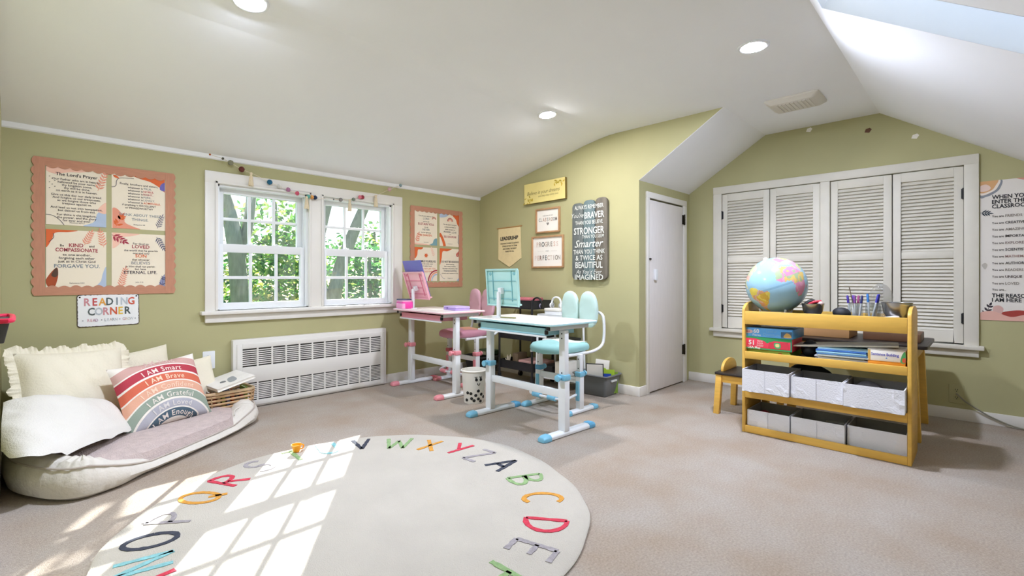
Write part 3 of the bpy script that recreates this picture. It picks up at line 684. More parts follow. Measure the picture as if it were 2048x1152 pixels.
P.text('HUMBLE YOURSELVES', .01, .030, .029, '#3a3440', bold=.014, xs=.8); lines(P, ['before the Lord, under', "God's mighty hand,"], .004, .022, .0185); P.text('that he MAY LIFT YOU', .012, -.046, .024, ORG, xs=.9); P.text('IN DUE TIME.', .012, -.076, .024, ORG); P.text('1 Peter 5:6', -.03, -.145, .012); P.done()
o = sheet("cream 'do not be anxious' poster, lower right of four in the room corner", (3.258, YA, 1.150), ROT_N, W_, H_); P = Print(o)
P.shape([(-.14,.172),(.02,.172),(-.04,.145),(-.10,.14),(-.115,.06),(-.14,.0)], ORG, clip); P.sprig(.08, .09, R(45), .07, '#c5483e', 4, .035, .013); P.line([(-.13,-.10),(-.10,-.14),(-.07,-.15)], .003, '#77748c'); P.shape([(.14,-.13),(.14,-.172),(.09,-.172)], SKYB, clip)
P.text('DO NOT BE ANXIOUS', 0, .032, .029, '#3a3440', bold=.014, xs=.8); lines(P, ['about anything,', 'but in every situation,', 'by prayer and petition, with'], .006, .023, .018); P.text('THANKSGIVING', 0, -.066, .025, '#4d5560', bold=.005); P.text('present your requests to God.', 0, -.09, .018); P.text('Philippians 4:6', 0, -.145, .012); P.done()

# -------- tin sign
t = thing('reading_corner_sign', 'white tin sign lettered READING CORNER on the green wall', 'sign', (0.425, YA, 0.795), (R(90), R(-0.6), 0))
MB().prism(rrect(-.158, .158, -.104, .104, .016), 0.001, .004, 'z').build('rusty_edge', mat('rusted_edge', '#4a4038', 0.7, 0.3, 40), t)
def wob(pts): return [(p[0] + random.uniform(-.0016, .0016), p[1] + random.uniform(-.0016, .0016)) for p in pts]
pts = []
for p, q in zip(rrect(-.1535, .1535, -.0995, .0995, .014), rrect(-.1535, .1535, -.0995, .0995, .014)[1:] + rrect(-.1535, .1535, -.0995, .0995, .014)[:1]):
    k = max(1, int(math.dist(p, q) / .008)); pts += [(p[0] + (q[0]-p[0])*i/k, p[1] + (q[1]-p[1])*i/k) for i in range(k)]
MB().prism(wob(pts), .004, .0046, 'z').build('sign_face', mat('sign_white', '#eeeff0', 0.4, 0.01), t)
P = Print(t, .0050)
P.multi('READING', .004, .056, .068, ['#c98a90', '#c25150', '#e8a64c', '#55605f', '#7f8b95', '#b9c0c8', '#d0604c'], .037, bold=.022, xs=.78)
P.multi('CORNER', .004, -.006, .068, ['#59625f', '#b9bfc4', '#c98a90', '#d2603f', '#e8c04c', '#4d5654'], .037, bold=.022, xs=.78)
P.multi('READ', -.082, -.062, .026, ['#d8a0a6', '#d8a0a6', '#b07a8c', '#a37a9a'], .0135, bold=.012, xs=.75); P.multi('LEARN', .008, -.062, .026, ['#8d9096', '#b9bfc4', '#b9a9a0', '#8d9aa0', '#b9bfc4'], .0135, bold=.012, xs=.75); P.multi('GROW', .095, -.062, .026, ['#c9a0a8', '#d8c0b0', '#c9c4b8', '#b9bfc4'], .0135, bold=.012, xs=.75)
for x in (-.130, -.038, .054, .135): P.text('•', x, -.062, .03, '#8d9096')
P.done()
for x, y in ((-.143, .088), (.143, .088)): MB().lathe([(.001, .0065), (.004, .006), (.005, .0046)], 10, (x, y, 0)).build('screw', DARKMETAL, t)

# -------- pennant
t = thing('leadership_pennant', 'cream felt pennant lettered LEADERSHIP on the corner wall', 'pennant', (XB, 3.622, 1.34), (R(90), R(-1.0), R(-90)))
FELT = mat('cream_felt', '#ecd9a8', 0.9, 0.03, 30.0, 0.2, 300)
MB().prism([(-.165, .21), (.165, .21), (.172, -.125), (0, -.215), (-.172, -.125)], .004, .008).build('felt', FELT, t)
MB().cyl((-.185, .21, .008), (.185, .21, .008), .006, n=10).build('dowel', mat('dowel_wood', '#b98a55', .5), t, smooth=True)
P = Print(t, .0086); P.text('LEADERSHIP', 0, .095, .052, bold=.035, xs=.93, shear=.12)
for k, s in enumerate(('KNOWING WHERE TO ALWAYS', 'STAND UP FOR THE TEAM', 'AND DOING THE RIGHT', 'THING FOR ALL')): P.text(s, .004, .040 - .029 * k, .0225, bold=.012, xs=.82)
P.done()

# -------- two small framed prints
FRM = mat('tan_frame_wood', '#b58d66', 0.5, 0.08, 8.0, stretch=(3, 3, 1))
def framed(label, y, z, w, h, b=.016, d=.022, lean=0):
    t = thing('framed_print', label, 'picture', (XB, y, z), (R(90), R(lean), R(-90)), 'framed prints on the corner wall')
    for x0, x1, y0, y1 in ((-w/2, -w/2+b, -h/2, h/2), (w/2-b, w/2, -h/2, h/2), (-w/2+b, w/2-b, h/2-b, h/2), (-w/2+b, w/2-b, -h/2, -h/2+b)):
        MB().box(x0, x1, y0, y1, 0.001, d).build('frame_bar', FRM, t, bevel=.002)
    MB().box(-w/2+b*.8, w/2-b*.8, -h/2+b*.8, h/2-b*.8, .004, .008).build('print_sheet', PAPER, t)
    return t
t = framed('small tan framed print lettered CLASSROOM, above the larger frame', 3.086, 1.580, .31, .245); P = Print(t, .0086)
P.text('welcome to our', 0, .050, .020, '#8a8580', bold=.0); P.multi('CLASSROOM', 0, .008, .050, ['#7c8484', '#a9a6a0', '#c0a090', '#b58a70', '#8c9490', '#c0b4a4', '#a58474', '#7c8484', '#9a928c'], .0265, bold=.016, xs=.72); P.text('♥', 0, -.035, .028, '#8a8580'); P.done()
t = framed('larger tan framed print lettered PROGRESS PERFECTION, below the small frame', 3.090, 1.268, .41, .318); P = Print(t, .0086)
P.multi('PROGRESS', -.003, .075, .066, ['#d8c0b4', '#a8988c', '#5d6664', '#c9b4a4', '#b0a8a0', '#8c8478', '#d8b8a8', '#e0ccc0'], .0365, bold=.022, xs=.78)
P.text('over', -.003, .010, .022, '#8a8580'); P.line([(-.13, .008), (-.05, .008)], .0016, '#c0b8ac'); P.line([(.045, .008), (.12, .008)], .0016, '#c0b8ac')
P.multi('PERFECTION', -.003, -.060, .066, ['#e4d4ca', '#d4bcae', '#8a6f60', '#7a746c', '#5d6664', '#c9b4a4', '#d8ccc0', '#a89888', '#8c8478', '#b0a8a0'], .0335, bold=.022, xs=.72); P.done()

# -------- yellow canvas
t = thing('yellow_canvas', 'pale yellow script canvas tilted on the corner wall above the frames', 'picture', (XB, 3.115, 1.868), (R(90), R(-0.8), R(-90)))
CAN = mat('yellow_canvas_print', '#e6d68c', 0.7, 0.04, 5.0); EDGE = mat('canvas_edge', '#7d6a35', 0.7)
MB().box(-.265, .265, -.103, .103, .002, .034).build('stretcher', EDGE, t, bevel=.002); MB().box(-.264, .264, -.102, .102, .034, .0352).build('canvas_face', CAN, t)
P = Print(t, .0358); P.text('Believe in your dreams', -.01, .0, .052, '#8d8250', shear=.35, xs=.88); P.text('and they may come true', .055, -.040, .026, '#8d8250', shear=.3)
for x0, y0, sx, sy in ((.155, .085, 1, -1), (-.235, -.045, 1, -1)):
    for k in range(11):
        P.leaf(x0 + random.uniform(-.03, .085) * sx, y0 - random.uniform(0, .05), random.uniform(0, 6.28), .036, .014, random.choice(['#b9a23c', '#a8922e', '#cbb552', '#c9a83a']))
P.done()

# -------- weathered plank sign
t = thing('plank_sign', 'weathered blue-grey plank sign lettered ALWAYS REMEMBER on the corner wall', 'sign', (XB, 2.572, 1.358), (R(90), 0, R(-90)))
PLK = [mat('plank_%d' % i, c, 0.7, 0.2, 4.0, 0.2, 60, stretch=(9, 1.2, 3)) for i, c in enumerate(('#646a68', '#66787a', '#716b60'))]
for i, (x0, x1, z0, z1) in enumerate(((-.192, -.068, -.366, .345), (-.061, .061, -.370, .362), (.068, .192, -.366, .372))):
    r = .042; pts = rrect(x0, x1, z0, z1, r, 6)
    MB().prism(pts, .008, .038 + .003 * (i == 1)).build('plank', PLK[i], t, bevel=.004)
for y in (-.25, .25): MB().box(-.17, .17, y - .02, y + .02, .001, .008).build('batten', PLK[2], t)
P = Print(t, .0418); WH = '#dfe3dc'
rows = [('ALWAYS REMEMBER', .300, .053, .66, .010, 0), ("You're", .228, .060, .9, .0, .35), ('BRAVER', .222, .082, .74, .018, 0), ('THAN YOU BELIEVE', .158, .049, .70, .010, 0), ('STRONGER', .082, .088, .74, .018, 0),
        ('THAN YOU SEEM', .028, .044, .70, .008, 0), ('Smarter', -.036, .096, .98, .008, .35), ('THAN YOU THINK', -.110, .058, .70, .010, 0), ('& TWICE AS', -.166, .064, .86, .008, 0),
        ('BEAUTIFUL', -.232, .080, .76, .018, 0), ("As You'd Ever", -.294, .052, .92, .0, .35), ('IMAGINED', -.350 + .006, .070, .96, .016, 0)]
for s, y, sz, xs, bo, sh in rows:
    x = {"You're": -.125, 'BRAVER': .06, 'THAN YOU SEEM': .045}.get(s, 0)
    P.text(s, x, y, sz, WH, xs=xs, bold=bo, shear=sh)
P.done()

# -------- classroom poster at the right edge
t = thing('classroom_poster', "tall cream 'when you enter this classroom' poster right of the shutters", 'poster', (XD, -.165, 1.194), ROT_E)
PW = mat('poster_stock', '#e6e1da', 0.6, 0.01); MB().box(-.175, .175, -.478, .478, .001, .003).build('sheet', PW, t)
clip = (-.175, .175, -.478, .478); P = Print(t, .0038)
PSH = lambda pts, c, clip=None: P.shape([(x * .556, y) for x, y in pts], c, clip)
PSH([(-.315,.484),(-.13,.484),(-.14,.42),(-.20,.385),(-.26,.37),(-.315,.37)], '#8d929a', clip); PSH([(-.315,.484),(-.145,.484),(-.16,.43),(-.21,.40),(-.315,.385)], '#f0e4d8', clip); PSH([(-.315,.484),(-.16,.484),(-.18,.44),(-.22,.41),(-.315,.40)], '#d8a878', clip); PSH([(-.315,.445),(-.26,.455),(-.22,.43),(-.25,.41),(-.315,.41)], '#e8cfc4', clip)
PSH([(.0,.484),(.315,.484),(.315,.40),(.20,.43),(.10,.455)], '#d89a8c', clip); P.sprig(-.174, .262, R(-8), .040, '#3c4650', 3, .034, .009)
PSH([(-.30,-.10),(-.27,-.085),(-.25,-.10),(-.27,-.13)], '#bfbab0'); PSH([(-.315,-.43),(-.20,-.415),(-.05,-.45),(.10,-.43),(.315,-.44),(.315,-.484),(-.315,-.484)], '#e3b3a4', clip); PSH([(-.15,-.43),(.0,-.405),(.16,-.415),(.28,-.44),(.16,-.465),(-.05,-.46)], '#a8423a', clip)
PSH([(-.20,-.39),(-.15,-.375),(-.11,-.40),(-.14,-.44),(-.19,-.435)], '#d8b0a8'); P.sprig(-.155, -.455, R(70), .08, '#3a3038', 3, .035, .013)
for k, s in enumerate(('WHEN YOU', 'ENTER THIS', 'CLASSROOM')): P.text(s, -.117, .363 - .0318 * k, .037, '#2c2c30', bold=.024, xs=.86, align='LEFT')
for k, (s, c) in enumerate((('FRIENDS', '#8d857c'), ('CREATIVE', '#33302f'), ('AMAZING', '#8d857c'), ('IMPORTANT', '#33302f'), ('EXPLORERS', '#8d7c78'), ('SCIENTISTS', '#33302f'), ('MATHEMATICIANS', '#a08078'), ('AUTHORS', '#33302f'), ('READERS', '#8d857c'), ('UNIQUE', '#4a3a38'), ('LOVED', '#8d857c'))):
    P.text('You are', -.117, .232 - .0457 * k, .0205, '#4a4444', bold=.014, xs=.86, align='LEFT'); P.text(s, -.053, .232 - .0457 * k, .0235, c, bold=.018, xs=.9, align='LEFT')
P.text('You are...', -.117, -.268, .0205, '#4a4444', bold=.014, xs=.86, align='LEFT')
P.text('THE REASON', -.117, -.308, .036, '#2c2c30', bold=.024, xs=.86, align='LEFT'); P.text('I AM HERE', -.117, -.338, .036, '#2c2c30', bold=.024, xs=.86, align='LEFT'); P.done()

# -------- felt-ball garland over the windows
t = thing('felt_ball_garland', 'string of coloured felt balls and cream tassels above the windows', 'garland', (1.8, YA - .045, 1.75))
def gp(x, z, dy=0): return Vector((x - 1.8, dy, z - 1.75))
string = [(0.985, 1.905, -.03), (1.071, 1.893, -.02), (1.128, 1.875), (1.204, 1.838), (1.27, 1.820), (1.321, 1.803), (1.407, 1.768), (1.479, 1.746), (1.55, 1.728), (1.622, 1.707), (1.713, 1.692), (1.764, 1.690), (1.87, 1.690), (1.973, 1.697), (2.048, 1.700), (2.105, 1.716), (2.193, 1.746), (2.30, 1.762), (2.366, 1.788), (2.505, 1.862), (2.600, 1.905, -.02)]
pts = [gp(p[0], p[1], p[2] if len(p) > 2 else 0) for p in string]
MB().tube(pts, .0018, 5).build('string', mat('cotton_string', '#d9cdb4', .9), t)
def felt(c): return mat('felt_' + c.lstrip('#'), c, 0.95, 0.15, 60.0, 0.5, 200)
for x, z, r, c in ((0.985, 1.905, .007, '#a85a30'), (1.071, 1.893, .009, '#5a5a4a'), (1.128, 1.875, .020, '#8d8c74'), (1.204, 1.838, .021, '#6d3b35'), (1.407, 1.768, .020, '#2c6a8a'), (1.479, 1.746, .018, '#d8d6cf'), (1.55, 1.728, .018, '#b07a9a'), (1.622, 1.707, .017, '#cf5a72'), (1.69, 1.697, .006, '#4a5560'),
                   (1.716, 1.692, .016, '#6cb5a5'), (1.744, 1.690, .017, '#e0a05a'), (1.772, 1.690, .018, '#2b3a55'), (1.935, 1.694, .007, '#8d8f93'), (2.0, 1.698, .017, '#8a8684'), (2.122, 1.716, .016, '#8a9488'), (2.185, 1.744, .017, '#e07c8c'), (2.208, 1.746, .019, '#9a3a48'), (2.49, 1.855, .019, '#d8b0b0'), (2.600, 1.905, .015, '#8aa0a8')):
    y = -.03 if x < 1.0 else (-.02 if x < 1.1 or x > 2.55 else 0)
    b = MB(); b.ball(gp(x, z, y), r, 12, 8)
    b.v = [tuple(Vector(v) + (Vector(v) - gp(x, z, y)) * random.uniform(-.07, .07)) for v in b.v]
    b.build('felt_ball', felt(c), t, smooth=True)
TAS = mat('tassel_cotton', '#e2d2b4', 0.95, 0.15, 20.0, stretch=(30, 30, 1))
for x, z, l in ((1.27, 1.822, .098), (1.700, 1.690, .100), (2.085, 1.706, .098), (2.345, 1.780, .105)):
    b = MB(); c = gp(x, z)
    b.lathe([(.003, .004), (.010, 0), (.011, -.012), (.007, -.018), (.010, -.026), (.016, -l * .8), (.017, -l), (.001, -l + .003)], 14, tuple(c))
    for k in range(10): a = 2 * pi * k / 10; b.tube([c + Vector((cos(a)*.009, sin(a)*.009, -.024)), c + Vector((cos(a)*.017, sin(a)*.017, -l - random.uniform(-.002, .008)))], .0028, 4)
    b.build('tassel', TAS, t, smooth=True)

# -------- a dark wall pocket with a red rim at the left end wall
t = thing('wall_pocket', 'dark grey wall pocket with a red rim at the left picture edge', 'basket', (XE, 2.62, .83))
b = MB(); b.ring_loft([[(0, -.13, -.06), (.03, -.13, -.06), (.03, .13, -.06), (0, .13, -.06)], [(0, -.16, .02), (.045, -.16, .02), (.045, .16, .02), (0, .16, .02)]])
b.build('pocket_body', CHAR, t, bevel=.004)
MB().tube(crv([(.004, -.162, .022), (.046, -.162, .022), (.050, 0, .022), (.046, .162, .022), (.004, .162, .022)], 4, False), .009, 8).build('rim', mat('red_rim', '#d01e48', .4), t, smooth=True)
o = MB().box(0, .002, -.2, .2, -.25, .25).build('wall_print', PAPER); o.location = (XE, 2.35, 1.35); tag(o, 'pale print on the end wall at the left picture edge', 'poster')

# ================================================================== RUG WITH THE ALPHABET
RUGC = Vector((1.082, 1.926, 0))
t = thing('alphabet_rug', 'round cream alphabet rug lying on the carpet', 'rug', RUGC)
RUGM = mat('rug_cotton', '#beb8ad', 0.95, 0.05, 4.0, 0.5, 220)
N = 120; rr = lambda a: 0.945 + .006 * sin(7 * a + 1) + .006 * sin(4 * a) + .003 * sin(19 * a)
b = MB(); rings = []
for f, z in ((1.0, 0.001), (1.002, .007), (.995, .011), (.97, .012), (.6, .012), (.25, .012), (.02, .012)):
    rings.append([(rr(2*pi*i/N) * f * cos(2*pi*i/N), rr(2*pi*i/N) * f * sin(2*pi*i/N), z + (.0 if f < .9 else .003 * max(0, sin(5 * 2*pi*i/N)) * (f > .99))) for i in range(N)])
b.ring_loft(rings); b.build('rug_base', RUGM, t, smooth=True)
o_ = lambda n=14, rx=.5, ry=.5, cx=0, cy=.5, a0=0, a1=360: [(cx + rx*cos(R(a0+(a1-a0)*k/n)), cy + ry*sin(R(a0+(a1-a0)*k/n))) for k in range(n+1)]
ST = {'A': [[(-.5,0),(0,1)],[(0,1),(.5,0)],[(-.3,.38),(.3,.38)]], 'B': [[(-.35,0),(-.35,1)],[(-.35,1)]+o_(8,.65,.24,-.3,.76,90,-90)+[(-.35,.52)],[(-.35,.5)]+o_(8,.8,.25,-.3,.25,90,-90)+[(-.35,0)]],
      'C': [o_(14,.5,.5,0,.5,50,310)], 'D': [[(-.4,0),(-.4,1)],[(-.4,1)]+o_(10,.85,.5,-.35,.5,90,-90)+[(-.4,0)]], 'E': [[(-.35,0),(-.35,1)],[(-.35,1),(.4,1)],[(-.35,.52),(.3,.52)],[(-.35,0),(.4,0)]],
      'F': [[(-.35,0),(-.35,1)],[(-.35,1),(.4,1)],[(-.35,.52),(.3,.52)]], 'G': [o_(14,.5,.5,0,.5,50,330)+[(.45,.42),(.1,.42)]], 'H': [[(-.4,0),(-.4,1)],[(.4,0),(.4,1)],[(-.4,.5),(.4,.5)]], 'I': [[(0,0),(0,1)]],
      'J': [[(.3,1),(.3,.3)]+o_(8,.35,.3,-.05,.3,0,-180)], 'K': [[(-.35,0),(-.35,1)],[(.4,1),(-.35,.45)],[(-.1,.6),(.45,0)]], 'L': [[(-.35,1),(-.35,0)],[(-.35,0),(.4,0)]], 'M': [[(-.5,0),(-.35,1)],[(-.35,1),(0,.3)],[(0,.3),(.35,1)],[(.35,1),(.5,0)]],
      'N': [[(-.4,0),(-.4,1)],[(-.4,1),(.4,0)],[(.4,0),(.4,1)]], 'O': [o_(18)], 'P': [[(-.35,0),(-.35,1)],[(-.35,1)]+o_(8,.75,.27,-.3,.73,90,-90)+[(-.35,.46)]], 'Q': [o_(18),[(.1,.3),(.5,-.06)]],
      'R': [[(-.35,0),(-.35,1)],[(-.35,1)]+o_(8,.75,.27,-.3,.73,90,-90)+[(-.35,.46)],[(-.1,.46),(.45,0)]], 'S': [o_(8,.4,.26,0,.74,30,270)+o_(8,.42,.26,0,.24,90,-150)], 'T': [[(0,0),(0,1)],[(-.45,1),(.45,1)]],
      'U': [[(-.42,1),(-.42,.35)]+o_(8,.42,.35,0,.35,180,360)+[(.42,1)]], 'V': [[(-.45,1),(0,0)],[(0,0),(.45,1)]], 'W': [[(-.55,1),(-.3,0)],[(-.3,0),(0,.75)],[(0,.75),(.3,0)],[(.3,0),(.55,1)]], 'X': [[(-.42,0),(.42,1)],[(-.42,1),(.42,0)]],
      'Y': [[(-.45,1),(0,.5)],[(.45,1),(-.15,0)]], 'Z': [[(-.42,1),(.42,1)],[(.42,1),(-.42,0)],[(-.42,0),(.42,0)]]}
LC = dict(red='#c93c50', navy='#3c404c', ochre='#cf943e', green='#8aa874', grey='#9d979a', teal='#84bcc2')
LT = dict(A='navy', B='green', C='ochre', D='red', E='grey', F='green', G='ochre', H='teal', I='red', J='navy', K='grey', L='ochre', M='red', N='teal', O='navy', P='grey', Q='ochre', R='red', S='grey', T='green', U='teal', V='navy', W='green', X='ochre', Y='red', Z='grey')
ANG = dict(A=-8, B=-25, C=-42, D=-59, E=-73, F=-87, N=169, O=156.5, P=143.5, Q=130, R=116.5, S=103, T=89.5, U=77, V=64, W=48.5, X=33.5, Y=19.5, Z=7)
RAD = dict(A=.735, B=.745, C=.765, D=.78, E=.785, F=.785, N=.79, O=.795, P=.785, Q=.785, R=.80, S=.83, T=.825, U=.82, V=.81, W=.78, X=.755, Y=.755, Z=.73)
for k, ch in enumerate('GHIJKLM'): ANG[ch] = -101 - 12.8 * k; RAD[ch] = .79
LM = {k: mat('yarn_' + k, v, 0.95, 0.18, 40.0, 0.4, 240) for k, v in LC.items()}
for ch in ST:
    h = .170; wl = .105 if ch not in 'WM' else .13; b = MB()
    for s in ST[ch]:
        p = [Vector((x * wl, (y - .5) * h, 0)) for x, y in s]
        fine = []
        for i in range(len(p) - 1):
            n = max(1, int((p[i+1] - p[i]).length / .014)); fine += [p[i].lerp(p[i+1], k / n) for k in range(n)]
        fine.append(p[-1]); L_, R_ = [], []
        for i, q in enumerate(fine):
            d = fine[min(i+1, len(fine)-1)] - fine[max(i-1, 0)]
            d = d.normalized() if d.length > 1e-6 else Vector((1,0,0)); nn = Vector((-d.y, d.x, 0)); w2 = .0105 + random.uniform(-.0018, .0022)
            L_.append(q + nn * w2); R_.append(q - nn * w2)
        b.ring_loft([[tuple(L_[i] + Vector((0,0,0))), tuple(L_[i] + Vector((0,0,.0022))), tuple(R_[i] + Vector((0,0,.0022))), tuple(R_[i])] for i in range(len(fine))])
    a = R(ANG[ch]); o = b.build('letter', LM[LT[ch]], t, weld=False)
    o.location = (RAD[ch] * cos(a), RAD[ch] * sin(a), .0122); o.rotation_euler = (0, 0, a - pi/2 + random.uniform(-.06, .06))
    o['label'] = 'woven letter ' + ch
t = thing('toy_cup', 'small orange plastic toy cup lying on the rug', 'toy', (1.115, 2.80, .014))
OR = mat('orange_plastic', '#f2a020', 0.35, 0.03)
MB().lathe([(.012, 0), (.016, .001), (.028, .040), (.030, .042), (.027, .042), (.015, .006), (.001, .006)], 20).build('cup_body', OR, t, smooth=True)
MB().tube(crv([(.024, 0, .034), (.040, 0, .030), (.036, 0, .014), (.019, 0, .012)], 4, False), .004, 8).build('handle', OR, t, smooth=True)
o = MB().prism([(0,0),(.05,-.01),(.07,.02),(.03,.03)], .001, .006).build('paper_scrap', PAPER); o.location = (1.72, 1.30, .0); tag(o, 'tiny white paper scrap at the right edge of the round rug', 'paper')

# ================================================================== FLOOR PAD, PILLOWS, BLANKET
PADC = mat('pad_cotton', '#d6d1c8', 0.9, 0.03, 6.0, 0.25, 60)
PLUSH = mat('mauve_plush', '#c6b6b2', 0.98, 0.09, 25.0, 0.7, 140)
t = thing('floor_pad', 'mauve plush floor pad with a cream rim in the reading corner', 'cushion', (0, 0, 0))
foot = [(-.02, 3.235), (.07, 3.02), (.185, 2.905), (.33, 2.935), (.47, 3.045), (.70, 3.21), (.92, 3.375), (1.06, 3.50), (1.17, 3.63), (1.19, 3.80), (1.10, 3.945), (.80, 4.05), (.40, 4.07), (.05, 4.05), (-.03, 3.85), (-.04, 3.5)]
C_ = [Vector((p.x, p.y, 0)) for p in crv([(x, y, 0) for x, y in foot], 14)]
n = len(C_); cen = Vector((.56, 3.56, 0)); 
def rimh(p):
    a = (p - cen)
    front = max(0, min(1, (-(a.y) + .55 * a.x + .18) / .5))
    fr = 1.0
    if .36 < p.x < 1.10 and p.y < 3.56: fr = 0.50
    elif p.x < .36 and p.y < 3.4: fr = 1.22
    return fr
hs = [rimh(p) for p in C_]; hs = [sum(hs[(i + k) % n] for k in range(-12, 13)) / 25 for i in range(n)]
def inw(i, d):
    tg = (C_[(i+1) % n] - C_[i-1]).normalized(); nn = Vector((-tg.y, tg.x, 0))
    return C_[i] + nn * d
prof = [(.03, 0.002), (0, .02), (-.012, .06), (0, .10), (.04, .142), (.09, .148), (.13, .128), (.155, .10), (.165, .085)]
rings = []
for d, z in prof:
    rings.append([tuple(inw(i, d) + Vector((0, 0, z * (hs[i] if z > .03 else 1) + .004 * mnoise.noise(C_[i] * 9 + Vector((0, 0, z * 20))) + (.0035 if z > .03 and (hs[i] > .9) else 0) * sin(i * 1.25 + 3 * mnoise.noise(C_[i] * 5))))) for i in range(n)])
b = MB(); b.ring_loft(rings, caps=False); b.build('rim', PADC, t, smooth=True)
rings = []
for f, dz in ((0, -.012), (.06, .012), (.18, .024), (.4, .026), (.7, .022), (1, .02)):
    r_ = []
    for i in range(n):
        e = inw(i, .014 + .126 * min(1, max(0, (hs[i] - .5) / .4))); p = e.lerp(cen, f)
        r_.append((p.x, p.y, (.098 if f > 0 else .095 * (hs[i] + .15)) + dz * 0.9 + .008 * mnoise.noise(p * 7)))
    rings.append(r_)
b = MB(); b.ring_loft(rings, caps=False); b.add(rings[-1], [tuple(range(n))]); b.build('plush_top', PLUSH, t, smooth=True)
MB().tube([inw(i, .012) + Vector((0, 0, .122 * hs[i])) for i in range(n)], .0045, 6, closed=True).build('piping', mat('pad_piping', '#bdb3aa', .9), t, smooth=True)
MB().tube(crv([(1.0, 3.52, .104), (1.03, 3.60, .122), (1.10, 3.66, .12)], 5, False), .004, 6).build('seam_tape', PADC, t, smooth=True)

def pillow(name, label, mats, w, h, th, loc, rot, ruffle=0.0, wrinkle=.010, group=None, n=26, seed=0):
    t = thing(name, label, 'pillow', loc, rot, group)
    def surf(u, v, s):
        ex = 1 - abs(u) ** 2.6; ey = 1 - abs(v) ** 2.6
        z = th * .5 * max(0, ex * ey) ** .5
        x = w/2 * u * (1 - .07 * (1 - v * v)); y = h/2 * v * (1 - .07 * (1 - u * u))
        q = Vector((x * 4 + seed, y * 4, s * 3)); wr = wrinkle * (mnoise.noise(q) + .6 * mnoise.noise(q * 2.7) + .5 * mnoise.noise(Vector((x * 18 + y * 9 + seed, y * 3, 0)))) * min(1, max(0, ex * ey) * 3)
        return Vector((x, y, s * z + wr))
    b = MB()
    for s in (1, -1): b.grid(lambda a, c: tuple(surf(a * 2 - 1, c * 2 - 1, s)), n, n)
    b.build('cover', mats, t, smooth=True)
    if ruffle:
        m = 90; r0, r1, r2 = [], [], []
        for k in range(4 * m):
            e, f = divmod(k, m); f = f / m * 2 - 1
            u, v = ((f, -1), (1, f), (-f, 1), (-1, -f))[e]
            p = surf(u, v, 1); o_n = Vector((u if abs(u) > .97 else 0, v if abs(v) > .97 else 0, 0)); o_n.normalize()
            wv = sin(k * .55 + 5 * mnoise.noise(Vector((k * .045, seed, 0)))) * (.7 + .8 * mnoise.noise(Vector((k * .08, seed, 3)))) + .35 * sin(k * 1.7)
            L = ruffle * (1 + .8 * mnoise.noise(Vector((k * .11, seed + 5, 0))))
            r0.append(tuple(p)); r1.append(tuple(p + o_n * L * .5 + Vector((0, 0, .006 * wv)))); r2.append(tuple(p + o_n * L + Vector((0, 0, .016 * wv))))
        b = MB(); b.ring_loft([r0, r1, r2], caps=False)
        o = b.build('ruffle', mats, t, smooth=True); md = o.modifiers.new('t', 'SOLIDIFY'); md.thickness = .003
    return t, surf
LINEN = mat('ivory_muslin', '#e4e0d4', 0.9, 0.02, 6.0, 0.25, 90)
LINEN2 = mat('cream_linen', '#e6dfca', 0.9, 0.02, 6.0, 0.25, 90)
pillow('ruffled_pillow', 'ivory pillow with ruffled edges leaning on the wall at the far left', [LINEN2], .50, .46, .16, (.245, 3.78, .375), (R(60), R(3), R(14)), .040, .016, seed=1)
pillow('ruffled_pillow', 'ruffled ivory pillow lying flat under the white blanket', [LINEN2], .32, .30, .10, (.155, 3.50, .205), (R(12), R(-4), R(6)), .030, .01, seed=9)
pillow('linen_pillow', 'plain ivory pillow with a pointed corner behind the rainbow pillow', [LINEN2], .46, .40, .11, (.530, 3.965, .335), (R(70), R(-6), R(8)), 0, .012, seed=4)
pillow('linen_pillow', 'small cream pillow peeking out right of the rainbow pillow', [LINEN2], .34, .32, .09, (.835, 3.93, .285), (R(66), R(-5), R(6)), 0, .008, seed=14)

